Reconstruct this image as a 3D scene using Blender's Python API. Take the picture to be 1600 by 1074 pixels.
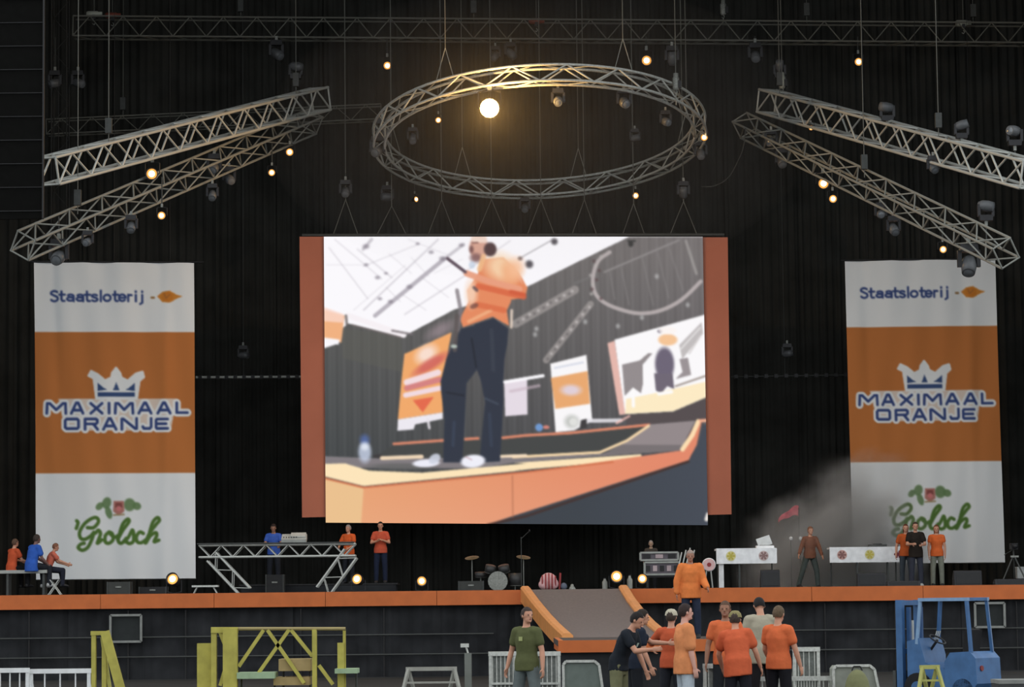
import bpy, math, random
import numpy as np
from mathutils import Vector, Matrix, Euler
random.seed(7); RNG = np.random.default_rng(7)
SC = bpy.context.scene
for o in list(bpy.data.objects): bpy.data.objects.remove(o)
COL = SC.collection

# ------------------------------------------------------------ camera
F = 4500.0; HZ = 957.0; EYE = 1.70; ROLL = 0.0106
TH = math.atan((HZ - 537.0) / F)
FWD = Vector((0, math.cos(TH), math.sin(TH)))
UP0 = Vector((0, -math.sin(TH), math.cos(TH)))
RT = Vector((1, 0, 0)) * math.cos(ROLL) - UP0 * math.sin(ROLL)
UP = Vector((1, 0, 0)) * math.sin(ROLL) + UP0 * math.cos(ROLL)
cam_d = bpy.data.cameras.new('camera'); cam = bpy.data.objects.new('camera', cam_d); COL.objects.link(cam)
cam_d.sensor_width = 36; cam_d.lens = 36 * F / 1600; cam_d.clip_end = 500; cam_d.clip_start = 1
m = Matrix((RT, UP, -FWD)).transposed().to_4x4(); m.translation = (0, 0, EYE)
cam.matrix_world = m
SC.camera = cam

# ------------------------------------------------------------ light: overcast daylight through the open stadium roof
world = bpy.data.worlds.new('world'); SC.world = world; world.use_nodes = True
bg = world.node_tree.nodes['Background']
bg.inputs[0].default_value = (0.93, 0.97, 1.0, 1); bg.inputs[1].default_value = 1.42
SC.view_settings.view_transform = 'Standard'; SC.view_settings.look = 'None'
SC.view_settings.exposure = 0.0; SC.view_settings.gamma = 1.0; SC.view_settings.use_curve_mapping = False

def P(px, py, Y):
    """the point at depth Y seen at pixel (px, py) of the photograph"""
    d = RT * ((px - 800) / F) - UP * ((py - 537) / F) + FWD
    return Vector((0, 0, EYE)) + d * (Y / d.y)

# ------------------------------------------------------------ materials
def lin(c):
    return tuple((x / 255 / 12.92) if x <= 10.3 else ((x / 255 + .055) / 1.055) ** 2.4 for x in c)
MATS = {}
def mat(name, rgb, rough=.6, metal=0., emit=0., var=.12, scale=6., spec=.3, raw=False, bump=0.):
    """rgb = sRGB albedo; a noise gives slight grain and wear"""
    if name in MATS: return MATS[name]
    M = bpy.data.materials.new(name); M.use_nodes = True; nt = M.node_tree
    b = nt.nodes['Principled BSDF']; c = lin(rgb)
    b.inputs['Roughness'].default_value = rough; b.inputs['Metallic'].default_value = metal
    b.inputs['Specular IOR Level'].default_value = spec
    tc = nt.nodes.new('ShaderNodeTexCoord'); nz = nt.nodes.new('ShaderNodeTexNoise')
    nz.inputs['Scale'].default_value = scale; nz.inputs['Detail'].default_value = 4
    nt.links.new(tc.outputs['Object'], nz.inputs['Vector'])
    r = nt.nodes.new('ShaderNodeValToRGB')
    r.color_ramp.elements[0].position = .3; r.color_ramp.elements[1].position = .7
    r.color_ramp.elements[0].color = tuple(x * (1 - var) for x in c) + (1,)
    r.color_ramp.elements[1].color = tuple(min(1, x * (1 + var)) for x in c) + (1,)
    nt.links.new(nz.outputs['Fac'], r.inputs[0]); nt.links.new(r.outputs[0], b.inputs['Base Color'])
    if bump:
        bp = nt.nodes.new('ShaderNodeBump'); bp.inputs['Strength'].default_value = bump; bp.inputs['Distance'].default_value = .02
        nt.links.new(nz.outputs['Fac'], bp.inputs['Height']); nt.links.new(bp.outputs[0], b.inputs['Normal'])
    if emit:
        b.inputs['Emission Color'].default_value = c + (1,); b.inputs['Emission Strength'].default_value = emit
    MATS[name] = M
    return M
def painted(name, emit=0., rough=.7):
    """flat print / screen picture carried by the sheet's own colour attribute"""
    M = bpy.data.materials.new(name); M.use_nodes = True; nt = M.node_tree
    b = nt.nodes['Principled BSDF']; a = nt.nodes.new('ShaderNodeAttribute'); a.attribute_name = 'Col'
    b.inputs['Roughness'].default_value = rough; b.inputs['Specular IOR Level'].default_value = .1
    if emit:
        b.inputs['Base Color'].default_value = (.01, .01, .01, 1)
        nt.links.new(a.outputs['Color'], b.inputs['Emission Color']); b.inputs['Emission Strength'].default_value = emit
    else:
        nt.links.new(a.outputs['Color'], b.inputs['Base Color'])
    return M
ALU = mat('aluminium', (188, 190, 184), .45, .25, scale=20, var=.2)
ALU_D = mat('dull aluminium', (140, 142, 136), .55, .2, scale=20, var=.25)
DARKM = mat('dark steel', (70, 72, 70), .6, .2, scale=10)
BLACKM = mat('black paint', (34, 34, 35), .5, 0, scale=10)
CABLE = mat('steel cable', (105, 106, 100), .6)
CURT = mat('black curtain', (53, 53, 50), .95, 0, scale=.8, var=.25, spec=.05)
SKIRT = mat('black skirt cloth', (46, 47, 49), .95, 0, scale=1.5, var=.3, spec=.05)
ORANGE = mat('orange stage edge', (190, 101, 50), .5, 0, scale=3, var=.08)
RAMPM = mat('grey ramp surface', (112, 103, 100), .8, 0, scale=14, var=.12)
WHITEP = mat('white laminate', (232, 232, 232), .5, 0)
YELLOW = mat('yellow paint', (172, 164, 78), .5, 0, scale=5, var=.15)
BLUEP = mat('blue forklift paint', (60, 98, 142), .45, 0, scale=5, var=.15)
RUBBER = mat('rubber', (26, 26, 27), .8)
GLOW = mat('warm lamp light', (255, 236, 190), emit=5, var=0)
AMBER = mat('amber reflector', (255, 176, 84), emit=.75, var=0)
GLOWS = mat('strong amber lamp light', (255, 214, 130), emit=60, var=0)
LENS = mat('unlit lens', (120, 124, 128), .15, .2)

# ------------------------------------------------------------ mesh tools
class MB:
    def __init__(s): s.v = []; s.f = []
    def add(s, vs, fs):
        o = len(s.v); s.v += [tuple(v) for v in vs]; s.f += [tuple(i + o for i in f) for f in fs]; return s
    def box(s, c, d, R=None, taper=1.0):
        vs = []
        for z in (-1, 1):
            k = taper if z > 0 else 1
            for x, y in ((-1, -1), (1, -1), (1, 1), (-1, 1)):
                v = Vector((x * d[0] / 2 * k, y * d[1] / 2 * k, z * d[2] / 2))
                if R is not None: v = R @ v
                vs.append(v + Vector(c))
        return s.add(vs, [(0, 3, 2, 1), (4, 5, 6, 7), (0, 1, 5, 4), (1, 2, 6, 5), (2, 3, 7, 6), (3, 0, 4, 7)])
    def beam(s, a, b, w, h):
        a, b = Vector(a), Vector(b); d = b - a
        R = d.to_track_quat('Z', 'Y').to_matrix()
        return s.box((a + b) / 2, (w, h, d.length), R)
    def cyl(s, a, b, r0, r1=None, n=10, caps=True):
        a, b = Vector(a), Vector(b); r1 = r0 if r1 is None else r1
        R = (b - a).to_track_quat('Z', 'Y').to_matrix()
        vs = [a + R @ Vector((math.cos(t) * r0, math.sin(t) * r0, 0)) for t in [2 * math.pi * i / n for i in range(n)]]
        vs += [b + R @ Vector((math.cos(t) * r1, math.sin(t) * r1, 0)) for t in [2 * math.pi * i / n for i in range(n)]]
        fs = [(i, (i + 1) % n, n + (i + 1) % n, n + i) for i in range(n)]
        if caps: fs += [tuple(range(n - 1, -1, -1)), tuple(range(n, 2 * n))]
        return s.add(vs, fs)
    def path(s, pts, r, n=6):
        for a, b in zip(pts, pts[1:]):
            if (Vector(b) - Vector(a)).length > 1e-6: s.cyl(a, b, r, n=n)
        return s
    def ell(s, c, rad, R=None, n=14, m=9):
        vs = []; fs = []
        for j in range(m + 1):
            ph = math.pi * j / m
            for i in range(n):
                t = 2 * math.pi * i / n
                v = Vector((rad[0] * math.sin(ph) * math.cos(t), rad[1] * math.sin(ph) * math.sin(t), rad[2] * math.cos(ph)))
                if R is not None: v = R @ v
                vs.append(v + Vector(c))
        for j in range(m):
            for i in range(n):
                fs.append((j * n + i, (j + 1) * n + i, (j + 1) * n + (i + 1) % n, j * n + (i + 1) % n))
        return s.add(vs, fs)
    def lathe(s, prof, c, axis, n=16):
        """prof: (radius, height along axis)"""
        R = Vector(axis).to_track_quat('Z', 'Y').to_matrix(); vs = []; fs = []
        for r, h in prof:
            for i in range(n):
                t = 2 * math.pi * i / n
                vs.append(Vector(c) + R @ Vector((r * math.cos(t), r * math.sin(t), h)))
        for j in range(len(prof) - 1):
            for i in range(n):
                fs.append((j * n + i, j * n + (i + 1) % n, (j + 1) * n + (i + 1) % n, (j + 1) * n + i))
        return s.add(vs, fs)
    def loft(s, rings):
        n = len(rings[0]); vs = [v for r in rings for v in r]; fs = []
        for j in range(len(rings) - 1):
            for i in range(n):
                fs.append((j * n + i, j * n + (i + 1) % n, (j + 1) * n + (i + 1) % n, (j + 1) * n + i))
        fs += [tuple(range(n - 1, -1, -1)), tuple(range((len(rings) - 1) * n, len(rings) * n))]
        return s.add(vs, fs)
    def prism(s, poly, a, b):
        """poly: list of 3D points; extruded by vector b-a"""
        d = Vector(b) - Vector(a); n = len(poly)
        vs = [Vector(p) for p in poly] + [Vector(p) + d for p in poly]
        fs = [tuple(range(n - 1, -1, -1)), tuple(range(n, 2 * n))] + [(i, (i + 1) % n, n + (i + 1) % n, n + i) for i in range(n)]
        return s.add(vs, fs)
    def mesh(s, name, M, smooth=False):
        me = bpy.data.meshes.new(name); me.from_pydata(s.v, [], s.f); me.update()
        if M: me.materials.append(M)
        if smooth: me.polygons.foreach_set('use_smooth', [True] * len(me.polygons))
        return me
    def build(s, name, M, parent=None, smooth=False, local=None, kind=None):
        if local is not None: s.v = [tuple(Vector(v) - Vector(local)) for v in s.v]
        o = bpy.data.objects.new(name, s.mesh(name, M, smooth)); COL.objects.link(o)
        if parent is not None: o.parent = parent
        elif local is not None: o.location = local
        if kind: o['kind'] = kind
        return o
def thing(name, label, cat, loc=(0, 0, 0), group=None, rz=0, kind=None):
    o = bpy.data.objects.new(name, None); COL.objects.link(o); o.location = loc; o.rotation_euler = (0, 0, rz)
    o['label'] = label; o['category'] = cat; o.empty_display_size = .2
    if group: o['group'] = group
    if kind: o['kind'] = kind
    return o
def tag(o, label, cat, group=None):
    o['label'] = label; o['category'] = cat
    if group: o['group'] = group
    return o
def inst(name, me, parent, M):
    o = bpy.data.objects.new(name, me); COL.objects.link(o); o.parent = parent; o.matrix_basis = M; return o
TUBES = {}
def tube(name, a, b, r, M, parent):
    """a tube between two points given in the parent's frame; all tubes share one mesh per material"""
    if M.name not in TUBES:
        TUBES[M.name] = MB().cyl((0, 0, 0), (0, 0, 1), 1, n=8).mesh('tube ' + M.name, M, True)
    a, b = Vector(a), Vector(b); d = b - a
    return inst(name, TUBES[M.name], parent, Matrix.Translation(a) @ d.to_track_quat('Z', 'Y').to_matrix().to_4x4() @ Matrix.Diagonal((r, r, d.length, 1)))

# ------------------------------------------------------------ painting of flat print (banners, screen picture)
class Canvas:
    def __init__(s, x0, y0, x1, y1, step, bgc):
        s.x = np.arange(x0, x1 + step / 2, step); s.y = np.arange(y0, y1 + step / 2, step)
        s.X, s.Y = np.meshgrid(s.x, s.y); s.c = np.zeros(s.X.shape + (3,)) + np.array(bgc, float)
    def _mix(s, w, col):
        col = np.array(col, float); s.c = s.c * (1 - w[..., None]) + col * w[..., None]
    def poly(s, pts, col, a=1.):
        n = len(pts); tot = np.zeros(s.X.shape); st_ = s.x[1] - s.x[0]
        for ox, oy in ((-.375, -.125), (-.125, .375), (.125, -.375), (.375, .125)):
            XX = s.X + ox * st_; YY = s.Y + oy * st_; ins = np.zeros(s.X.shape, bool)
            for i in range(n):
                xa, ya = pts[i]; xb, yb = pts[(i + 1) % n]
                if ya == yb: continue
                ins ^= ((ya > YY) != (yb > YY)) & (XX < (xb - xa) * (YY - ya) / (yb - ya) + xa)
            tot += ins
        ins = tot / 4
        if callable(col):
            w = ins * a; s.c = s.c * (1 - w[..., None]) + col(s.X, s.Y) * w[..., None]
        else: s._mix(ins * a, col)
        return s
    def stroke(s, pts, w, col, a=1.):
        d = np.full(s.X.shape, 1e9)
        for (xa, ya), (xb, yb) in zip(pts, pts[1:]):
            L2 = (xb - xa) ** 2 + (yb - ya) ** 2 + 1e-9
            t = np.clip(((s.X - xa) * (xb - xa) + (s.Y - ya) * (yb - ya)) / L2, 0, 1)
            d = np.minimum(d, np.hypot(s.X - xa - t * (xb - xa), s.Y - ya - t * (yb - ya)))
        s._mix(np.clip(w / 2 + .5 - d, 0, 1) * a, col); return s
    def ell(s, c, r, col, a=1., rot=0, soft=.15):
        X = s.X - c[0]; Y = s.Y - c[1]; ca, sa = math.cos(rot), math.sin(rot)
        d = np.hypot((X * ca + Y * sa) / r[0], (-X * sa + Y * ca) / r[1])
        s._mix(np.clip((1 + soft - d) / (2 * soft), 0, 1) * a, col); return s
    def blur(s, k=1):
        for _ in range(k):
            p = np.pad(s.c, ((1, 1), (1, 1), (0, 0)), 'edge')
            s.c = (p[:-2, 1:-1] + 2 * p[1:-1, 1:-1] + p[2:, 1:-1]) / 4
            p = np.pad(s.c, ((0, 0), (1, 1), (0, 0)), 'edge'); s.c = (p[:, :-2] + 2 * s.c + p[:, 2:]) / 4
        return s
def smoothline(pts, k=6):
    out = []
    n = len(pts)
    for i in range(n - 1):
        p0, p1, p2, p3 = pts[max(i - 1, 0)], pts[i], pts[i + 1], pts[min(i + 2, n - 1)]
        for j in range(k):
            t = j / k
            out.append(tuple(.5 * (2 * p1[q] + (p2[q] - p0[q]) * t + (2 * p0[q] - 5 * p1[q] + 4 * p2[q] - p3[q]) * t * t + (-p0[q] + 3 * p1[q] - 3 * p2[q] + p3[q]) * t ** 3) for q in (0, 1)))
    return out + [pts[-1]]
def sheet(name, cv, corners, M, parent, disp=None):
    """a finely divided sheet; corners TL, TR, BL, BR relative to parent"""
    h, w = cv.X.shape
    U = np.linspace(0, 1, w)[None, :, None]; V = np.linspace(0, 1, h)[:, None, None]
    tl, tr, bl, br = [np.array(c) for c in corners]
    pos = (tl * (1 - U) + tr * U) * (1 - V) + (bl * (1 - U) + br * U) * V
    if disp is not None: pos[..., 1] += disp(U[..., 0], V[..., 0])
    me = bpy.data.meshes.new(name); me.vertices.add(w * h); me.vertices.foreach_set('co', pos.astype(np.float32).ravel())
    i = np.arange((h - 1) * (w - 1)); a = (i // (w - 1)) * w + i % (w - 1)
    q = np.stack([a, a + w, a + w + 1, a + 1], 1).astype(np.int32)
    me.loops.add(q.size); me.loops.foreach_set('vertex_index', q.ravel())
    me.polygons.add(len(q)); me.polygons.foreach_set('loop_start', np.arange(0, q.size, 4, dtype=np.int32))
    me.polygons.foreach_set('use_smooth', np.ones(len(q), bool))
    me.update(calc_edges=True)
    at = me.color_attributes.new('Col', 'FLOAT_COLOR', 'POINT')
    s = np.clip(cv.c / 255., 0, 1); l = np.where(s <= .0404, s / 12.92, ((s + .055) / 1.055) ** 2.4)
    at.data.foreach_set('color', np.concatenate([l, np.ones(l.shape[:2] + (1,))], 2).astype(np.float32).ravel())
    me.materials.append(M)
    o = bpy.data.objects.new(name, me); COL.objects.link(o); o.parent = parent; return o

# ============================================================ THE SETTING
SY = 78.0                                   # depth of the stage front
SZ = 2.30                                   # height of the stage floor
g = MB().box((0, 60, -.1), (150, 140, .2)).build('floor', mat('arena ground cover', (40, 41, 40), .9, scale=.7, var=.25, bump=.2), kind='structure')
# back curtain, hung in panels with pleats
wb = bpy.data.objects.new('wall_back', None); COL.objects.link(wb); wb.location = (0, 97, SZ); wb['kind'] = 'structure'
xs = [-20, -17.0, -14.4, -12.2, -9.9, -8.1, -6.2, -3.6, -1.2, .9, 3.0, 5.2, 7.4, 9.6, 11.5, 13.4, 15.4, 17.6, 20]
for k, (a, b) in enumerate(zip(xs, xs[1:])):
    n = 60; mb = MB(); ph = random.random() * 9
    off = .16 * (k % 2)
    rows = [0, 6, 12, 21.7]
    vs = [(a - .12 + (b - a + .24) * i / n, off + .05 * math.sin(i * .9 + ph) + .03 * math.sin(i * 2.3 + ph + r) + (.03 * math.sin(i * .31 + r)), z) for r, z in enumerate(rows) for i in range(n + 1)]
    fs = [(r * (n + 1) + i, r * (n + 1) + i + 1, (r + 1) * (n + 1) + i + 1, (r + 1) * (n + 1) + i) for r in range(3) for i in range(n)]
    mb.add(vs, fs); mb.build('curtain_panel', CURT, wb, True)
MB().box((0, 87, 24.3), (41, 27, .4)).build('ceiling', CURT, kind='structure')
MB().box((-20.2, 87.5, 12), (.3, 20, 24.4)).build('wall_left', CURT, kind='structure')
MB().box((20.2, 87.5, 12), (.3, 20, 24.4)).build('wall_right', CURT, kind='structure')

# ------------------------------------------------------------ the stage
XL = P(817, 925, SY).x; XR = P(966, 925, SY).x
st = thing('stage', 'wide black stage with an orange front edge and black skirt cloth', 'stage', (0, SY, 0))
MB().box((0, 9.6, SZ - .1), (40.2, 19.1, .2)).build('deck', mat('black stage floor', (38, 37, 36), .7, scale=3), st)
def fascia(a, b):
    MB().box(((a + b) / 2, -.06, SZ - .2), (b - a - .012, .12, .39)).build('fascia_panel', ORANGE, st)
fx = [-20.1, -17, -14, P(158, 935, SY).x, -8.1, -5.1, -2.1, XL]
for a, b in zip(fx, fx[1:]): fascia(a, b)
fx = [XR, 5.0, 8.0, 11.0, 14.0, 17.0, 20.1]
for a, b in zip(fx, fx[1:]): fascia(a, b)
for k in range(20):
    a = -20.1 + k * 2.01; n = 28
    vs = [(a + 2.05 * i / n, .14 + .02 * (k % 2) + .03 * math.sin(i * 1.1 + k) + .02 * math.sin(i * 2.7), z) for z in (0, SZ - .2) for i in range(n + 1)]
    MB().add(vs, [(i, i + 1, n + 2 + i, n + 1 + i) for i in range(n)]).build('skirt_panel', SKIRT, st, True)
for z, xa, xb in ((1.13, -20, XL - .8), (.60, -20, XL), (1.13, P(1200, 990, SY).x, 20), (.60, 4.2, 20)):
    tube('rail', (xa, .02, z), (xb, .02, z), .022, DARKM, st)
for px in (45, 200, 290, 470, 600, 1290, 1400, 1590):
    x = P(px, 1000, SY).x
    tube('upright', (x, .05, 0), (x, .05, SZ - .45), .024, BLACKM, st)
# ------------------------------------------------------------ ramp and catwalk
rp = thing('ramp', 'grey ramp with orange side rims running down from the stage edge', 'ramp', P(890, 925, SY - .1))
def PR(px, py, Y): return P(px, py, Y) - rp.location
tl, tr = P(826, 925, SY - .1), P(969, 925, SY - .1); tl.z = tr.z = SZ
CZ = 1.10
prof = [(0, 0), (.3, .16), (.6, .40), (.8, .64), (.92, .84), (1.0, 1.0)]       # (height drop share, run share)
bl = P(893, 1001, 67.0); br = P(1034, 1001, 67.0); bl.z = br.z = CZ
def rim(side, t_h, t_r):
    a = tl if side < 0 else tr; b = bl if side < 0 else br
    return Vector((a.x + (b.x - a.x) * (.75 * t_h + .25 * t_r), a.y + (b.y - a.y) * t_r, SZ - (SZ - CZ) * t_h))
fine = []
for i in range(len(prof) - 1):
    for j in range(4):
        t = j / 4; fine.append((prof[i][0] * (1 - t) + prof[i + 1][0] * t, prof[i][1] * (1 - t) + prof[i + 1][1] * t))
fine.append((1, 1))
Lp = [rim(-1, h, r) for h, r in fine]; Rp = [rim(1, h, r) for h, r in fine]
mb = MB()
n = len(Lp)
vs = [p - rp.location for p in Lp] + [p - rp.location for p in Rp] + [p - rp.location - Vector((0, 0, .12)) for p in Lp] + [p - rp.location - Vector((0, 0, .12)) for p in Rp]
fs = [(i, i + 1, n + i + 1, n + i) for i in range(n - 1)] + [(2 * n + i + 1, 2 * n + i, 3 * n + i, 3 * n + i + 1) for i in range(n - 1)]
mb.add(vs, fs); mb.build('ramp_surface', RAMPM, rp, True)
ORIM = mat('amber rim', (222, 150, 88), .4, 0, scale=3, var=.08)
for side, L in ((-1, Lp), (1, Rp)):
    rings = []
    for p in L:
        q = p - rp.location + Vector((side * .09, 0, 0)); w, h1, h0 = .13, .10, -.32
        rings.append([q + Vector((dx, 0, dz)) for dx, dz in ((-w, h0), (w, h0), (w, h1 * .5), (w * .6, h1), (-w * .6, h1), (-w, h1 * .5))])
    MB().loft(rings).build('side_rim', ORIM, rp)
ct = thing('catwalk', 'low black catwalk with an orange edge below the ramp', 'catwalk', (0, 63.5, 0))
ax, bx = P(872, 1010, 60).x, P(1145, 1010, 60).x
MB().box(((ax + bx) / 2, 0, CZ - .06), (bx - ax, 7, .12)).build('deck', mat('dark catwalk floor', (70, 66, 64), .8), ct)
for k in range(3):
    a = ax + (bx - ax) * k / 3; b = ax + (bx - ax) * (k + 1) / 3
    MB().box(((a + b) / 2, -3.55, CZ - .12), (b - a - .01, .1, .25)).build('fascia_panel', ORANGE, ct)
    MB().box(((a + b) / 2, -3.45, (CZ - .25) / 2), (b - a - .01, .06, CZ - .25)).build('skirt_panel', SKIRT, ct)
MB().box((ax + .06, 0, CZ - .12), (.1, 7, .25)).build('side_fascia', ORANGE, ct)

# ------------------------------------------------------------ banners
def band(cv, a, b, col): cv._mix(((cv.Y >= a) & (cv.Y < b)) * 1., col)
Z5 = lambda l: [(x / 6.154 - 4, y / 6.154 + 150) for x, y in l]
MAXI = [[(135, 535), (140, 440), (165, 440), (225, 500), (290, 440), (315, 440), (318, 535)],
        [(372, 535), (420, 435), (440, 435), (485, 535)], [(400, 505), (465, 505)],
        [(560, 440), (670, 535)], [(670, 440), (560, 535)], [(737, 438), (737, 535)],
        [(795, 535), (800, 440), (825, 440), (880, 500), (940, 440), (960, 440), (965, 535)],
        [(1022, 535), (1075, 435), (1090, 435), (1140, 535)], [(1050, 505), (1115, 505)],
        [(1205, 535), (1258, 435), (1275, 435), (1325, 535)], [(1235, 505), (1300, 505)],
        [(1388, 435), (1388, 530), (1490, 530)]]
ORAN = [[(325, 590), (430, 590), (442, 605), (442, 670), (430, 682), (325, 682), (312, 670), (312, 605), (325, 590)],
        [(505, 690), (505, 590), (610, 590), (622, 600), (622, 625), (610, 638), (520, 638)], [(585, 640), (625, 690)],
        [(682, 690), (735, 585), (750, 585), (803, 690)], [(710, 658), (775, 658)],
        [(858, 690), (858, 590), (872, 590), (985, 682), (1000, 682), (1000, 585)],
        [(1140, 585), (1140, 665), (1128, 682), (1070, 682), (1060, 665)],
        [(1300, 592), (1195, 592), (1187, 605), (1187, 670), (1195, 682), (1300, 682)], [(1190, 637), (1285, 637)]]
def Z6(l): return [(x / 6.4 + 6, y / 6.4 + 20) for x, y in l]
def arc(cx, cy, rx, ry, a, b, k=12): return [(cx + rx * math.cos(math.radians(a + (b - a) * i / k)), cy + ry * math.sin(math.radians(a + (b - a) * i / k))) for i in range(k + 1)]
def let_a(x, w): return [arc(x + w * .45, 240, w * .42, 18, 0, 360), [(x + w * .9, 240), (x + w * .9, 262)], arc(x + w * .5, 214, w * .40, 18, -150, 0) + [(x + w * .9, 240)]]
def let_t(x, w): return [[(x + w * .4, 165), (x + w * .4, 245), (x + w * .55, 260), (x + w * .95, 260)], [(x, 197), (x + w, 197)]]
STAATS = [arc(160, 182, 34, 22, -30, -200) + arc(160, 236, 36, 26, -70, 150)] + let_t(212, 55) + let_a(288, 75) + let_a(382, 75) + let_t(466, 55) + \
    [arc(565, 211, 26, 15, -30, -200) + arc(565, 244, 28, 17, -70, 150)] + [[(627, 155), (627, 262)]] + [arc(690, 228, 36, 32, 0, 360)] + let_t(750, 52) + \
    [[(812, 228), (876, 228)] + arc(844, 228, 33, 33, 0, -320)] + [[(902, 262), (902, 197)], arc(925, 215, 22, 16, -180, -60)] + \
    [[(977, 197), (977, 262)], [(977, 162), (977, 168)]] + [[(1040, 197), (1040, 275), (1020, 288)], [(1040, 162), (1040, 168)]]
def ZG(l): return [(x / 9.412 + 46, y / 9.412 + 360) for x, y in l]
GRO = [[(170, 420), (190, 450), (165, 530)],
       [(330, 520), (420, 520), (490, 440), (470, 380), (400, 385), (290, 460), (215, 580), (225, 670), (290, 690), (380, 640), (425, 590), (390, 700), (330, 810), (250, 850), (190, 810), (230, 760), (280, 750)],
       [(450, 600), (490, 560), (520, 610), (490, 700), (475, 750), (540, 700)],
       [(640, 590), (590, 640), (590, 730), (640, 750), (700, 700), (690, 610), (640, 590), (720, 660), (770, 640)],
       [(770, 700), (850, 560), (940, 440), (920, 400), (850, 470), (800, 610), (780, 720), (830, 750), (900, 680)],
       [(880, 730), (940, 650), (990, 560), (1010, 640), (1000, 730), (940, 755), (890, 720)],
       [(1150, 610), (1100, 590), (1050, 650), (1060, 730), (1120, 745), (1190, 700)],
       [(1180, 750), (1240, 610), (1340, 480), (1390, 420), (1360, 380), (1290, 450), (1230, 640), (1190, 745), (1250, 650), (1330, 600), (1350, 640), (1310, 730), (1380, 710)]]
NAVY = (58, 76, 130); WHT = (232, 235, 236); ORG = (190, 118, 64); GRN = (88, 122, 58)
cb = Canvas(0, 0, 250, 495, 1.25, WHT)
band(cb, 110, 331, ORG)
for l in STAATS: cb.stroke(Z6(l), 3.4, NAVY)
cb.stroke([(183, 55), (187, 55)], 3, (150, 110, 60)); cb.poly([(192, 53), (200, 46), (212, 44), (222, 50), (232, 53), (222, 57), (212, 63), (200, 62)], (214, 140, 60))
cb.ell((208, 53.5), (9, 8), (206, 128, 50)); cb.stroke([(203, 49), (206, 56), (212, 50)], 1.6, (150, 100, 70), .7)
crown_out = [(92, 182), (84, 178), (88, 171), (98, 176), (110, 186), (120, 181), (121, 174), (127, 166), (133, 174), (135, 181), (145, 186), (158, 175), (168, 172), (170, 180), (163, 186), (159, 214), (96, 214)]
cb.poly(crown_out, WHT); cb.stroke(crown_out + [crown_out[0]], 4, WHT)
for l in MAXI + ORAN: cb.stroke(Z5(l), 12.5, WHT)
cb.poly([(36, 214), (222, 214), (212, 264), (46, 264)], WHT, .75)
NV2 = (62, 84, 128)
cb.poly([(98, 189), (107, 197), (113, 200), (98, 202)], NV2); cb.poly([(127, 188), (132, 201), (122, 201)], NV2); cb.poly([(156, 189), (147, 197), (141, 200), (156, 202)], NV2)
cb.poly([(98, 204), (156, 204), (156, 211), (98, 211)], NV2)
for l in MAXI + ORAN: cb.stroke(Z5(l), 4.3, NAVY)
for l in GRO: cb.stroke(smoothline(ZG(l)), 5.4, GRN)
LF = (104, 134, 88)
for c, r, q in (((100, 382), (7, 5), -.8), ((111, 377), (7, 9), .3), ((114, 392), (5, 10), -.3), ((147, 380), (9, 10), 0), ((158, 382), (7, 6), .4)):
    cb.ell(c, r, LF, .9, q)
cb.poly([(122, 374), (138, 374), (139, 390), (130, 397), (121, 390)], (190, 128, 118)); cb.poly([(125, 377), (135, 377), (136, 384), (124, 384)], (146, 84, 80)); cb.ell((130, 386), (4, 4), (216, 130, 130))
cb.stroke([(122, 396), (138, 395)], 2.5, (170, 150, 110))
cb.blur(1)
BANM = painted('printed banner cloth')
def banner(label, c4, Y, mirror):
    tl, tr, bl, br = [P(x, y, Y) for x, y in c4]
    t = thing('banner', label, 'banner', (tl + tr) / 2)
    loc = t.location
    rel = [v - loc for v in (tl, tr, bl, br)]
    def disp(U, V):
        w = .022 * np.sin(U * 9 + mirror * V * 3) * np.exp(-((V - .5) ** 2) * 3) + .028 * np.sin((U * 1.3 + V * mirror * .6) * 14) * (1 - V) ** 2
        w = w + .02 * np.sin(U * 21 + 2 * np.sin(V * 5)) * V ** 2 + .012 * np.sin(U * 33 - V * 9 * mirror) + .04 * np.sin(V * 5)
        w = w + .03 * np.exp(-((U - .12 - .05 * V) ** 2) * 900) * (1 - V) - .03 * np.exp(-((U - .83 + .03 * V) ** 2) * 700)
        return w
    sheet('cloth', cb, rel, BANM, t, disp)
    tube('top_batten', rel[0] + Vector((-.12, 0, .02)), rel[1] + Vector((.3 if mirror > 0 else .12, 0, .02)), .03, BLACKM, t)
    tube('bottom_batten', rel[2] + Vector((0, .03, -.0)), rel[3] + Vector((0, .03, 0)), .02, ALU, t)
    for u in (.15, .5, .85):
        q = rel[0].lerp(rel[1], u); tube('suspension_cable', q, q + Vector((0, 0, 24.0 - loc.z - q.z)), .008, BLACKM, t)
    return t
banner('white and orange crown banner hanging on the left side above the truss table', [(53, 410), (303, 411), (57, 906), (306, 904)], 88, 1)
banner('white and orange crown banner hanging on the right side, partly veiled by smoke', [(1320, 408), (1555, 405), (1333, 881), (1570, 879)], 92, -1)

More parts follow.
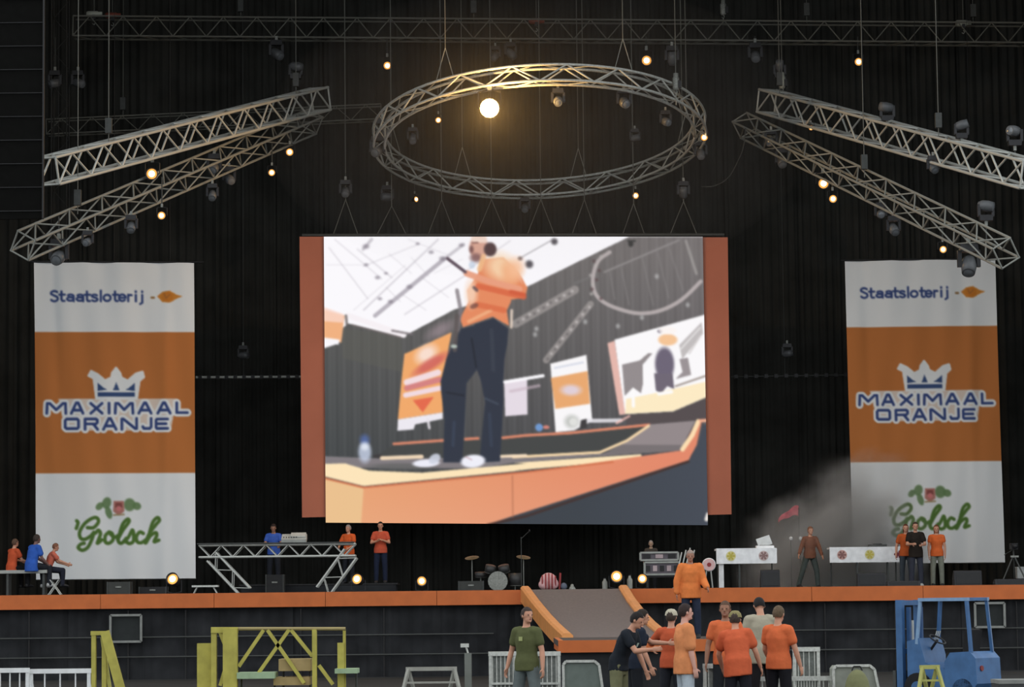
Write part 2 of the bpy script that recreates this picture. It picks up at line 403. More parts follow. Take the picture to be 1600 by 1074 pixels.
# ------------------------------------------------------------ the LED screen
def zA(*l): return [(500 + x / 4.475, 360 + y / 4.475) for x, y in l]
def zB(*l): return [(800 + x / 4.475, 360 + y / 4.475) for x, y in l]
def zC(*l): return [(500 + x / 4.475, 590 + y / 4.475) for x, y in l]
def zD(*l): return [(800 + x / 4.475, 590 + y / 4.475) for x, y in l]
cs = Canvas(505, 369, 1104, 819, 1.25, (250, 248, 252))
GL = (168, 162, 172)
for a, b, w, q in (((380, 600), (870, 200), 6.5, .8), ((870, 200), (1010, 95), 5, .55), ((300, 560), (830, 60), 2.2, .5), ((590, 590), (1010, 320), 2.2, .4), ((60, 120), (330, 480), 2, .35),
                   ((230, 560), (600, 240), 1.5, .25), ((430, 560), (900, 560), 0.1, 0), ((100, 60), (430, 340), 2, .3), ((300, 250), (700, 90), 1.8, .3), ((300, 130), (360, 60), 5, .55), ((620, 60), (900, 170), 1.6, .25), ((1000, 300), (1340, 70), 2, .35), ((480, 160), (640, 300), 1.6, .25),
                   ((260, 130), (500, 330), 3, .28), ((40, 240), (300, 240), 1.5, .2), ((560, 440), (740, 560), 1.5, .3), ((700, 320), (900, 470), 1.5, .28), ((800, 300), (1000, 200), 1.5, .2), ((460, 400), (560, 500), 1.5, .3), ((640, 190), (760, 320), 1.5, .25)):
    cs.stroke(zA(a, b), w, GL, q)
for p, r in (((780, 150), 4), ((400, 330), 4), ((415, 480), 3.5), ((625, 395), 4.5), ((320, 110), 5), ((860, 195), 5), ((320, 240), 3.5), ((460, 300), 3), ((1410, 195), 4), ((685, 90), 3), ((490, 500), 4), ((995, 100), 4)):
    c = zA(p)[0]; cs.ell(c, (r, r * .7), (120, 112, 125), .6, soft=.5)
for p, r in (((130, 235), 6), ((310, 75), 5), ((65, 195), 3)):
    cs.ell(zB(p)[0], (r, r), (70, 66, 72), .9, soft=.4)
cs.stroke(zB((60, 195), (300, 60)), 1.5, (120, 115, 120), .7)
def bgcol(X, Y):
    t = np.clip((Y - 400) / 330, 0, 1)[..., None]; u = np.clip((X - 505) / 600, 0, 1)[..., None]
    top = np.array([98, 96, 94]) * (1 - u) + np.array([118, 113, 113]) * u
    bot = np.array([66, 70, 72]) * (1 - u) + np.array([80, 78, 82]) * u
    return (top * (1 - t) + bot * t) + (3 * np.sin(X * .8) + 3 * np.sin(X * .33 + 1))[..., None]
cs.poly(zA((20, 830), (110, 800), (150, 690), (190, 655), (570, 750), (940, 555), (1330, 440)) + zB((120, 390), (840, 40), (1400, 40)) + [(1110, 770), (500, 770)], bgcol)
cs.poly(zA((140, 690), (400, 720), (560, 760), (580, 1000), (150, 900)), (92, 92, 86), .5)
cs.stroke(zA((190, 600), (580, 735)), 9, (246, 240, 244)); cs.stroke(zA((220, 665), (560, 752)), 2.5, (120, 108, 108), .7); cs.stroke(zA((500, 705), (640, 730)), 3.5, (120, 112, 116), .8)
cs.ell(zA((840, 700))[0], (22, 9), (170, 150, 158), .55, -.5, .6)
cs.poly(zA((20, 560), (165, 600), (140, 790), (20, 780)), (240, 176, 128)); cs.poly(zA((20, 540), (160, 590), (155, 650), (20, 640)), (250, 214, 200), .8); cs.poly(zA((20, 755), (130, 770), (120, 805), (20, 790)), (248, 246, 250))
cs.stroke(zA((175, 600), (180, 660)), 4, (100, 92, 90), .8)
# poster left of the man
cs.poly(zA((585, 870), (920, 715), (880, 900)) + zC((850, 20), (850, 250), (535, 300), (565, 0)), (240, 168, 106))
cs.poly(zC((535, 300), (850, 250), (850, 295), (655, 335), (645, 370), (530, 380)), (236, 232, 240)); cs.stroke(zC((745, 300), (755, 360)), 4, (230, 225, 232), .9)
cs.ell(zA((740, 870))[0], (17, 12), (248, 226, 216), .9, -.6, .5); cs.ell(zA((770, 940))[0], (30, 8), (206, 96, 92), .85, -.55, .4)
cs.stroke(zC((600, 40), (820, -30)), 10, (242, 224, 236), .9); cs.stroke(zC((600, 80), (830, 20)), 9, (205, 120, 135), .8); cs.stroke(zC((590, 130), (830, 80)), 8, (240, 222, 236), .9)
cs.poly(zC((640, 165), (790, 140), (710, 250)), (226, 98, 72), .9)
cs.poly(zC((1285, 30), (1432, 0)) + zD((105, 5), (105, 262)) + zC((1290, 275)), (228, 218, 228)); cs.stroke(zC((1290, 35), (1560, -10)), 5, (252, 250, 254)); cs.stroke(zC((1330, 100), (1530, 60)), 5, (200, 180, 192), .6)
# trusses and ring in the picture
for a, b, w in (((30, 655), (450, 415), 13), ((240, 910), (560, 515), 10)):
    cs.stroke(zB(a, b), w, (158, 152, 150), .75)
    for k in range(14):
        t = (k + .5) / 14; x = a[0] + (b[0] - a[0]) * t; y = a[1] + (b[1] - a[1]) * t
        cs.ell(zB((x + random.uniform(-8, 8), y + random.uniform(-8, 8)))[0], (2.2, 2.2), (205, 198, 198) if k % 2 else (105, 100, 102), .7, soft=.5)
cs.stroke(zB((660, 290), (1190, 65)), 3.2, (146, 142, 142), .8); cs.stroke(zB((450, 370), (600, 310)), 4, (120, 118, 118), .5)
for a, b in (((700, 290), (730, 480)), ((780, 260), (830, 520)), ((930, 190), (1000, 520)), ((1040, 150), (1110, 470)), ((1115, 110), (1215, 420))):
    cs.stroke(zB(a, b), 2.2, (134, 130, 130), .55)
cs.stroke(zB((1240, 70), (1310, 300)), 4.5, (160, 156, 154), .75)
ring = smoothline([(700, 150), (620, 210), (580, 320), (590, 430), (650, 500), (760, 550), (900, 580), (1050, 560), (1200, 485), (1340, 355)])
cs.stroke(zB(*ring), 6, (190, 180, 180), .85)
for k in range(10): cs.ell(zB((575 + random.uniform(-15, 80), 180 + k * 33))[0], (2.5, 2.5), (90, 70, 72) if k % 2 else (180, 175, 172), .75, soft=.5)
for p in ((1030, 320), (920, 610), (750, 670), (1245, 520), (175, 690), (165, 730), (520, 640)): cs.ell(zB(p)[0], (3, 3.5), (190, 190, 190), .7, soft=.6)
cs.ell(zB((850, 90))[0], (4, 5), (50, 50, 50), .9); cs.stroke(zB((830, 70), (880, 70)), 3, (60, 60, 60))
# banner in the picture
cs.poly(zB((270, 935), (525, 872)) + zD((560, 305), (430, 372), (300, 385)), (248, 246, 248)); cs.poly(zB((272, 1035), (532, 985)) + zD((545, 185), (300, 222)), (232, 168, 112))
cs.ell(zD((412, 90))[0], (15, 8), (222, 210, 226), .9, 0, .4); cs.stroke(zB((300, 965), (500, 925)), 3, (205, 210, 225), .8); cs.ell(zD((415, 310))[0], (11, 10), (160, 165, 158), .6, 0, .4); cs.ell(zD((425, 312))[0], (6, 6), (235, 235, 232), .7)
# screen in the picture
cs.poly(zB((675, 790), (725, 772)) + zD((795, 258), (750, 262)), (228, 182, 172))
cs.poly(zB((725, 765), (1365, 588)) + zD((1375, 130), (1130, 235), (792, 256)), (250, 248, 250))
cs.poly(zB((775, 940), (900, 910), (960, 860), (990, 860), (920, 940), (920, 1074)) + zD((905, 110), (850, 70), (790, 130)), (128, 120, 122), .85)
cs.poly(zB((1180, 800), (1340, 640), (1350, 720), (1200, 900)), (168, 162, 162), .7); cs.stroke(zB((1190, 830), (1330, 680)), 2.5, (225, 222, 222))
cs.stroke(zB((1250, 860), (1330, 740)), 2.5, (215, 210, 210)); cs.poly(zB((1180, 900), (1240, 890), (1260, 1010), (1150, 1040), (1200, 990)), (130, 120, 124), .8)
cs.ell(zB((1075, 935))[0], (15, 26), (108, 100, 118)); cs.poly(zD((1000, -30), (1130, -30), (1140, 80), (1090, 60), (1050, 110), (1010, 90)), (110, 102, 116))
cs.ell(zB((1100, 765))[0], (15, 9), (244, 196, 150)); cs.ell(zB((1045, 705))[0], (4, 3), (130, 125, 140)); cs.ell(zB((1100, 700))[0], (14, 6), (252, 244, 240), .8)
cs.poly(zD((800, 150), (1000, 110), (1375, 25), (1375, 132), (1130, 235), (792, 256)), (252, 234, 196)); cs.stroke(zD((1150, 60), (1370, -15)), 3, (140, 126, 118), .8); cs.stroke(zD((850, 90), (850, 200)), 5, (252, 250, 250)); cs.stroke(zD((1030, 115), (1120, 100)), 5, (252, 250, 250))
cs.poly(zD((800, 262), (1130, 240), (1370, 140), (1370, 300), (1280, 300), (970, 325), (800, 330)), (84, 76, 78))
# stage edge and platform in the picture
cs.poly(zC((500, 480), (850, 460), (1432, 420)) + zD((960, 340), (620, 530)) + zC((1432, 560), (420, 580), (380, 560)), (68, 70, 70))
for l in (zC((505, 472), (850, 446)), zC((1008, 436), (1098, 430)), zC((1270, 426), (1432, 408)) + zD((400, 390), (960, 330))): cs.stroke(l, 4.2, (216, 134, 106))
cs.stroke(zD((500, 305), (760, 300)), 6, (226, 224, 230), .9); cs.poly(zD((480, 300), (520, 290), (520, 355), (470, 360)), (62, 60, 62)); cs.stroke(zD((730, 320), (820, 270)), 3.5, (240, 190, 180), .8)
cs.ell(zD((185, 352))[0], (6, 6), (110, 150, 205)); cs.ell(zD((235, 350))[0], (5, 3), (205, 130, 120)); cs.ell(zC((395, 560))[0], (8, 3), (60, 58, 60))
cs.poly(zC((5, 560), (420, 575), (1432, 560)) + zD((620, 535), (1180, 500), (0, 600)) + zC((1100, 640), (5, 640)), (128, 122, 126))
cs.poly(zD((960, 328), (1285, 300), (1175, 508), (620, 545), (800, 450)), (146, 136, 138)); cs.poly(zD((640, 540), (760, 470), (1190, 470), (1175, 508)), (112, 106, 108), .8)
cs.stroke(zD((0, 560), (610, 524), (800, 442), (955, 338)), 4, (246, 216, 172)); cs.stroke(zC((420, 572), (700, 560)), 6, (236, 212, 182)); cs.stroke(zC((1245, 556), (1432, 548)), 4.5, (244, 220, 190))
cs.ell(zC((560, 630))[0], (50, 5), (98, 98, 98), .8, 0, .3)
cs.poly(zC((5, 615), (160, 610), (330, 660), (700, 672), (1432, 604)) + zD((0, 600), (900, 535), (900, 570), (0, 655)) + zC((1432, 650), (290, 768), (5, 700)), (252, 228, 186))
cs.poly(zC((1000, 1045), (1432, 900)) + zD((1232, 560), (1300, 470), (1400, 330), (1400, 1040)), (62, 66, 74))
def fr(X, Y):
    t = np.clip((X - 565) / 480, 0, 1)[..., None]; s = np.clip((Y - 740) / 90, 0, 1)[..., None]
    return (np.array([230, 158, 112]) * (1 - t) + np.array([226, 136, 106]) * t) + s * np.array([2, 8, 12])
cs.poly(zC((5, 712), (290, 775), (1432, 665)) + zD((1180, 508), (1290, 310), (1330, 300), (1290, 470), (1232, 575), (0, 968)) + zC((1150, 1032), (5, 1045)), fr)
cs.poly(zC((5, 715), (290, 785), (270, 1032), (5, 1045)), (234, 192, 142)); cs.stroke(zC((5, 712), (290, 778), (1432, 664)) + zD((700, 590)), 3, (206, 112, 76), .9)
cs.stroke(zD((1190, 500), (1262, 400), (1305, 305)), 7, (252, 220, 176)); cs.stroke(zC((1335, 690), (1335, 990)), 1.2, (150, 90, 66), .8); cs.stroke(zD((1320, 300), (1365, 298)), 5, (236, 170, 140))
cs.poly(zC((1140, 1034), (1432, 960)) + zD((1232, 580), (1300, 470), (1335, 330), (1400, 330), (1400, 1040), (0, 1040)) + zC((1130, 1040)), lambda X, Y: np.array([60, 66, 74]) + (np.clip((X - 900) / 200, 0, 1) * 8)[..., None] * np.array([1, 1, 1.4]))
cs.stroke(zC((1150, 1034), (1432, 970)) + zD((1232, 584)), 3.5, (66, 44, 40), .9)
cs.stroke(zD((1350, 985), (1362, 950)), 6, (235, 228, 222))
# the man in the picture
JN = (48, 54, 68)
cs.poly(zA((985, 690), (1210, 640), (1110, 960), (1020, 1074)) + zC((1005, 300), (985, 600), (850, 600), (862, 300), (840, 100)) + zA((838, 1060), (880, 900), (930, 800)), JN)
cs.poly(zA((1080, 660), (1215, 615), (1320, 690), (1310, 800), (1290, 900), (1278, 1074)) + zC((1280, 150), (1250, 590), (1105, 600), (1125, 400), (1150, 180), (1120, 20)) + zA((1085, 950)), JN)
cs.stroke(zA((1060, 760), (1090, 960)), 3, (34, 38, 48), .8); cs.stroke(zC((1150, 150), (1240, 190)), 3, (78, 88, 104), .6); cs.stroke(zC((880, 110), (1000, 130)), 3, (36, 40, 50), .8); cs.stroke(zC((930, 320), (920, 480)), 5, (62, 74, 96), .5); cs.stroke(zC((1180, 260), (1190, 480)), 5, (64, 76, 98), .4)
cs.stroke(zA((1200, 700), (1210, 980)), 6, (62, 68, 80), .6)
cs.poly(zA((1130, 200), (1290, 185), (1370, 260), (1432, 390)) + zB((0, 215), (60, 300), (115, 400), (100, 470), (0, 485)) + zA((1340, 500), (1310, 560), (1325, 670), (1210, 605), (1000, 680), (980, 620), (1040, 500), (1030, 420), (1110, 300)), (228, 138, 96))
cs.ell(zA((1280, 260))[0], (26, 20), (248, 214, 176), .9, .5, .5); cs.ell(zA((1060, 440))[0], (9, 20), (246, 214, 190), .8, 0, .5); cs.ell(zA((1330, 300))[0], (10, 16), (236, 160, 112), .7, -.3, .6); cs.ell(zB((30, 270))[0], (12, 16), (248, 190, 150), .8, .4, .6)
cs.stroke(zA((1110, 390), (1430, 465)), 9, (214, 100, 66), .8); cs.stroke(zA((1040, 640), (1200, 560)), 5, (240, 178, 134), .8); cs.stroke(zA((1100, 520), (1290, 560)), 9, (212, 98, 62), .6); cs.ell(zA((1080, 530))[0], (7, 4), (120, 78, 70), .8, -.4)
cs.stroke(zA((1030, 300), (1180, 355), (1400, 410)) , 10, (232, 158, 128), .95); cs.stroke(zB((0, 430), (90, 450)), 7, (206, 90, 60), .8); cs.stroke(zA((1080, 400), (1100, 420)), 5, (90, 74, 80), .8)
cs.ell(zA((1118, 120))[0], (15, 19), (214, 164, 146), 1); cs.poly(zA((1060, 40), (1175, 40), (1170, 85), (1075, 80)), (240, 214, 200)); cs.ell(zA((1096, 190))[0], (9, 7), (128, 92, 92), .85, 0, .4); cs.ell(zA((1065, 130))[0], (3.5, 6), (112, 76, 76), .85, 0, .4); cs.stroke(zA((1070, 85), (1110, 82)), 2.5, (120, 80, 74), .8)
cs.ell(zA((1198, 130))[0], (10, 11), (84, 64, 66), 1); cs.stroke(zA((1150, 180), (1120, 270)), 8, (240, 190, 140), .8); cs.ell(zA((1068, 240))[0], (5, 6), (190, 205, 225), .7)
cs.stroke(zA((895, 195), (1020, 290)), 5, (92, 76, 88)); cs.stroke(zA((960, 420), (985, 560), (960, 700)), 6, (128, 120, 126), .8); cs.stroke(zA((960, 600), (940, 840)), 7, (92, 84, 84), .8); cs.ell(zA((935, 815))[0], (5, 3), (200, 215, 205), .8)
cs.ell(zC((730, 606))[0], (21, 6), (236, 236, 248), 1, -.05); cs.ell(zC((790, 575))[0], (10, 7), (205, 210, 225), .9, -.6); cs.ell(zC((1060, 590))[0], (19, 10), (238, 238, 248), 1, -.1); cs.stroke(zC((1010, 560), (1050, 580)), 2, (190, 150, 160), .7)
cs.stroke(zA((1345, 560), (1340, 680)), 4, (246, 224, 206), .8)
cs.ell(zC((300, 530))[0], (10, 16), (196, 206, 228), .85, 0, .3); cs.ell(zC((300, 445))[0], (7, 8), (84, 108, 170), .8, 0, .5); cs.ell(zC((300, 490))[0], (6, 6), (232, 238, 248), .8, 0, .5)
cs.blur(2)
YS = 90
scn = thing('video_screen', 'large lit video screen showing a man in an orange shirt, with orange side panels', 'screen', P(805, 815, YS))
def S4(x0, y0, x1, y1, x2, y2, x3, y3, Y): return [P(a, b, Y) - scn.location for a, b in ((x0, y0), (x1, y1), (x2, y2), (x3, y3))]
c4 = S4(506, 370, 1098, 370, 509, 817, 1106, 821, YS)
sheet('screen_face', cs, c4, painted('lit screen picture', emit=1.0), scn)
MB().prism([c4[0] + Vector((0, .01, 0)), c4[1] + Vector((0, .01, 0)), c4[3] + Vector((0, .01, 0)), c4[2] + Vector((0, .01, 0))], (0, 0, 0), (0, .4, 0)).build('cabinet', BLACKM, scn)
SIDE = mat('rust orange side cloth', (186, 112, 88), .8, 0, scale=.6, var=.06)
for a in (((468, 370), (507, 370), (472, 809), (511, 808)), ((1097, 371), (1137, 371), (1104, 805), (1143, 804))):
    q = [P(x, y, YS + .1) - scn.location for x, y in a]
    MB().prism([q[0], q[1], q[3], q[2]], (0, 0, 0), (0, .08, 0)).build('side_panel', SIDE, scn)
tube('top_bar', c4[0] + Vector((-.7, .2, .08)), c4[1] + Vector((.7, .2, .08)), .05, DARKM, scn)
for px, w, yt in ((540, 20, 312), (612, 24, 322), (690, 22, 312), (768, 24, 312), (845, 22, 312), (913, 20, 312), (990, 18, 318), (1068, 22, 315)):
    apex = P(px, yt, YS + .2) - scn.location
    for s in (-1, 1):
        foot = P(px + s * w, 369, YS + .2) - scn.location
        tube('bridle', apex, foot, .012, CABLE, scn)
    tube('suspension_cable', apex, apex + Vector((0, 0, 24.08 - apex.z - scn.location.z)), .014, CABLE, scn)

# ------------------------------------------------------------ trusses
def truss(name, label, A, B, w, h, bays, M, r=.026, rb=.014, twist=0, faces='tbfk', cat='truss', hang=()):
    A, B = Vector(A), Vector(B); t = thing(name, label, cat, A); d = B - A; L = d.length; X = d.normalized()
    S = X.cross(Vector((0, 0, 1)))
    if S.length < .1: S = Vector((1, 0, 0))
    S.normalize(); U = S.cross(X).normalized()
    if S.y < 0: S = -S
    c, s = math.cos(twist), math.sin(twist); S, U = S * c + U * s, U * c - S * s
    def pt(k, a, b): return X * (L * k / bays) + S * (a * w / 2) + U * (b * h / 2)
    cor = {(-1, -1), (1, -1), (1, 1), (-1, 1)}
    for a, b in sorted(cor): tube('chord', pt(0, a, b), pt(bays, a, b), r, M, t)
    F4 = {'f': ((-1, -1), (-1, 1)), 'k': ((1, -1), (1, 1)), 'b': ((-1, -1), (1, -1)), 't': ((-1, 1), (1, 1))}
    for fc in faces:
        p, q = F4[fc]
        for k in range(bays):
            if (k % 2 == 0): tube('brace', pt(k, *p), pt(k + 1, *q), rb, M, t)
            else: tube('brace', pt(k, *q), pt(k + 1, *p), rb, M, t)
        for k in (0, bays): tube('brace', pt(k, *p), pt(k, *q), rb, M, t)
    for k in hang:
        q = pt(k, 0, 1); tube('suspension_cable', q, q + Vector((0, 0, 24.08 - A.z - q.z)), .012, CABLE, t)
        MB().box(q + Vector((0, 0, .45)), (.18, .18, .42)).build('hoist_motor', DARKM, t)
    return t
truss('box_truss', 'long light grey box truss rising to the right, upper one of the left pair', P(74, 268, 76), P(501, 155, 91), .62, .72, 20, ALU, .046, .030, hang=(4, 18))
truss('box_truss', 'light grey lower truss of the left pair, slanting steeply down to the left corner', P(36, 384, 75), P(488, 190, 91), .55, .60, 20, ALU_D, .038, .024, twist=.55, hang=(3,))
truss('box_truss', 'long light grey box truss falling to the right, upper one of the right pair', P(1198, 158, 91), P(1612, 274, 76), .62, .72, 19, ALU, .046, .030, hang=(1, 13))
truss('box_truss', 'dull grey lower truss of the right pair, slanting down above the right banner', P(1162, 196, 91), P(1572, 396, 75), .55, .62, 19, ALU_D, .038, .024, twist=.6, hang=(10,))
DARKT = mat('dark grey truss paint', (112, 112, 104), .6, .2, var=.2)  # dark grey finish of the two back trusses
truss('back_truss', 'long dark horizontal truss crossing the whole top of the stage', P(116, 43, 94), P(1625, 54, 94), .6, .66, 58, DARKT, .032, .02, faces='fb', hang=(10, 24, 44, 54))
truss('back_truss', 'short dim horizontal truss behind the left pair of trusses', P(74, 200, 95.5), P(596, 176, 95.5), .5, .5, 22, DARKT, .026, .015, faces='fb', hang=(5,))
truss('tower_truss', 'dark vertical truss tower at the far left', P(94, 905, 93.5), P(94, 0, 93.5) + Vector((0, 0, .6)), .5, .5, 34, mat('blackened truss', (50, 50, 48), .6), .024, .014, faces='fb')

# ring truss
def ringtruss():
    C = P(843, 211, 88); t = thing('ring_truss', 'large circular light grey truss hanging above the video screen', 'truss', C)
    Ro, H, W = 5.13, .50, .34; Ri = Ro - W
    R = Euler((math.radians(-11.3), math.radians(-1.6), 0)).to_matrix()
    def pt(a, rad, z): return R @ Vector((math.cos(a) * rad, math.sin(a) * rad, z))
    N = 72
    for rad in (Ri, Ro):
        for z in (-H / 2, H / 2):
            mb = MB(); rings = []
            for i in range(N + 1):
                a = 2 * math.pi * i / N
                rings.append([pt(a, rad + .042 * math.cos(q), z + .042 * math.sin(q)) for q in [2 * math.pi * k / 7 for k in range(7)]])
            mb.loft(rings).build('ring_chord', ALU, t, True)
    K = 40
    for k in range(K):
        a, b = 2 * math.pi * k / K, 2 * math.pi * (k + 1) / K; s = H / 2 * (1 if k % 2 else -1)
        tube('brace', pt(a, Ro, s), pt(b, Ro, -s), .028, ALU, t); tube('brace', pt(a, Ri, s), pt(b, Ri, -s), .024, ALU, t)
        u, v = (Ri, Ro) if k % 2 else (Ro, Ri)
        tube('brace', pt(a, u, -H / 2), pt(b, v, -H / 2), .016, ALU, t); tube('brace', pt(a, u, H / 2), pt(b, v, H / 2), .016, ALU, t)
    for ang in (236, 300, 20, 160, 75, 120):
        q = pt(math.radians(ang), Ro - W / 2, H / 2)
        tube('suspension_cable', q + Vector((0, 0, 1.0)), Vector((q.x, q.y, 24.08 - C.z)), .014, CABLE, t)
        for s in (-.28, .28): tube('bridle', q + Vector((s, 0, -.02)), q + Vector((0, 0, 1.0)), .012, ALU_D, t)
    return t
ringtruss()

# ------------------------------------------------------------ lamps
CANM = mat('black lamp housing', (44, 44, 46), .45, .1)
ME_YOKE = MB().path([(-.17, 0, 0), (-.17, 0, .26), (0, 0, .30), (.17, 0, .26), (.17, 0, 0)], .013, 6).mesh('yoke', CANM)
ME_CAN = MB().lathe([(0, -.22), (.07, -.215), (.11, -.14), (.13, -.02), (.15, .16), (.145, .16), (.12, .10), (.0, .095)], (0, 0, 0), (0, 0, 1)).mesh('can', CANM, True)
ME_LENS = MB().lathe([(0, .125), (.09, .12), (.13, .105)], (0, 0, 0), (0, 0, 1))
ME_LENS_ON = ME_LENS.mesh('lens', AMBER, True); ME_LENS_BIG = ME_LENS.mesh('lens', GLOW, True)
ME_BULB = MB().lathe([(0, .150), (.05, .147), (.075, .125)], (0, 0, 0), (0, 0, 1)).mesh('bulb', GLOW, True); ME_BULB_BIG = MB().lathe([(0, .150), (.08, .147), (.12, .125)], (0, 0, 0), (0, 0, 1)).mesh('bulb', GLOWS, True); ME_LENS_OFF = ME_LENS.mesh('lens', LENS, True)
ME_BASE = MB().box((0, 0, .30), (.34, .22, .14), taper=.9).mesh('base', CANM)
ME_ARM = MB().beam((-.17, 0, .26), (-.17, 0, -.04), .07, .12).mesh('yoke_arm', CANM)
ME_ARM2 = MB().beam((.17, 0, .26), (.17, 0, -.04), .07, .12).mesh('yoke_arm', CANM)
ME_HEAD = MB().lathe([(0, -.2), (.08, -.19), (.13, -.10), (.14, .05), (.12, .2), (.105, .2), (.0, .17)], (0, 0, 0), (0, 0, 1)).mesh('head', mat('grey lamp head', (92, 94, 96), .4, .1), True)
ME_HLENS = MB().lathe([(0, .21), (.06, .205), (.10, .19)], (0, 0, 0), (0, 0, 1)).mesh('lens', LENS, True)
ME_CLAMP = MB().box((0, 0, .42), (.07, .07, .14)).mesh('clamp', ALU_D)
def lamp(px, py, Y, label, lit=0, aim=(0, -1, -.3), sc=1.0, kind='par', stem=0, floor=False, up=False):
    pos = P(px, py, Y); t = thing('stage_lamp', label, 'lamp', pos); sgn = -1 if floor or up else 1
    if 93 < Y < 94 and py < 135 and not stem: stem = (py - 56) * Y / F
    if floor: pos.z = SZ + .31 * sc; t.location = pos
    D = Matrix.Diagonal((sc, sc, sc * sgn, 1)); A = Vector(aim).normalized().to_track_quat('Z', 'Y').to_matrix().to_4x4() @ Matrix.Diagonal((sc, sc, sc, 1))
    if kind == 'par':
        inst('yoke', ME_YOKE, t, D); can = inst('can', ME_CAN, t, A); I4 = Matrix.Identity(4)
        inst('lens', ME_LENS_BIG if lit == 2 else ME_LENS_ON if lit else ME_LENS_OFF, can, I4)
        if lit: inst('bulb', ME_BULB_BIG if lit == 2 else ME_BULB, can, I4)
        if not floor: inst('clamp', ME_CLAMP, t, Matrix.Diagonal((sc, sc, sc * .8, 1)))
    else:
        inst('base', ME_BASE, t, D); inst('yoke_arm', ME_ARM, t, D); inst('yoke_arm', ME_ARM2, t, D)
        hd = inst('head', ME_HEAD, t, A); inst('lens', ME_HLENS, hd, Matrix.Identity(4))
        if not floor: inst('clamp', ME_CLAMP, t, Matrix.Diagonal((sc, sc, sc * sgn, 1)))
    if stem: tube('stem', (0, 0, .3 * sc * sgn), (0, 0, stem * sgn), .018, DARKM, t)
    return t
C = (0, -1, -.12)
lamp(765, 170, 83.2, 'very bright amber lamp under the near side of the ring truss', 2, C, 1.9)
lamp(685, 188, 86, 'small lit lamp inside the ring, left of the very bright amber lamp', 1, C, .7, stem=1.0)
lamp(605, 102, 93.7, 'lit lamp under the long top truss, above the left end of the ring', 1, (.1, -1, -.3), 1.0)
lamp(1010, 95, 93.7, 'brightly lit lamp under the long top truss, above the right part of the ring', 1, C, 1.25)
lamp(1341, 97, 93.7, 'lone lit lamp under the top truss, above the right pair of trusses', 1, C, 1.0)
lamp(238, 272, 81, 'bright lamp between the two left trusses', 1, C, 1.2)
lamp(253, 337, 80.5, 'lit lamp hanging below the lower left truss', 1, C, .85, stem=1.1)
lamp(453, 238, 89, 'lit lamp below the upper end of the left pair of trusses', 1, C, .9, stem=.7)
lamp(425, 270, 88, 'small lit lamp just left of and below another, under the left trusses', 1, C, .8, stem=.9)
lamp(1100, 215, 88, 'lit lamp at the right tip of the ring truss', 1, C, .85)
lamp(993, 306, 92, 'lit lamp under the far side of the ring, right of centre', 1, C, .8)
lamp(648, 312, 92.3, 'lit lamp under the far side of the ring, left of centre', 1, (.8, -1, 0), .7, stem=1.0)
lamp(1286, 287, 85.8, 'bright lamp under the lower right truss, upper of two close together', 1, C, 1.2)
lamp(1301, 311, 85.5, 'smaller lit lamp just below the bright one on the lower right truss', 1, C, .9, stem=.9)
lamp(1267, 200, 88, 'tiny lit lamp between the two right trusses near their inner end', 1, C, .6)
lamp(1473, 390, 79, 'lit lamp under the lower right truss above the right banner', 1, C, .75, stem=.6)
lamp(272, 908, 80, 'glowing orange floor lamp at the right foot of the left banner', 1, (-.2, -1, .3), 1.2, floor=True)
lamp(560, 898, 80.5, 'tall-mounted bright floor lamp right of the truss table', 1, (-.3, -1, .2), 1.1, floor=True)
lamp(659, 887, 81, 'single bright floor lamp left of the ramp', 1, C, 1.0, floor=True)
lamp(963, 888, 80, 'bright floor lamp at the top right corner of the ramp', 1, C, 1.2, floor=True)
lamp(1003, 880, 81, 'bright floor lamp beside the grey equipment cases', 1, C, 1.0, floor=True)
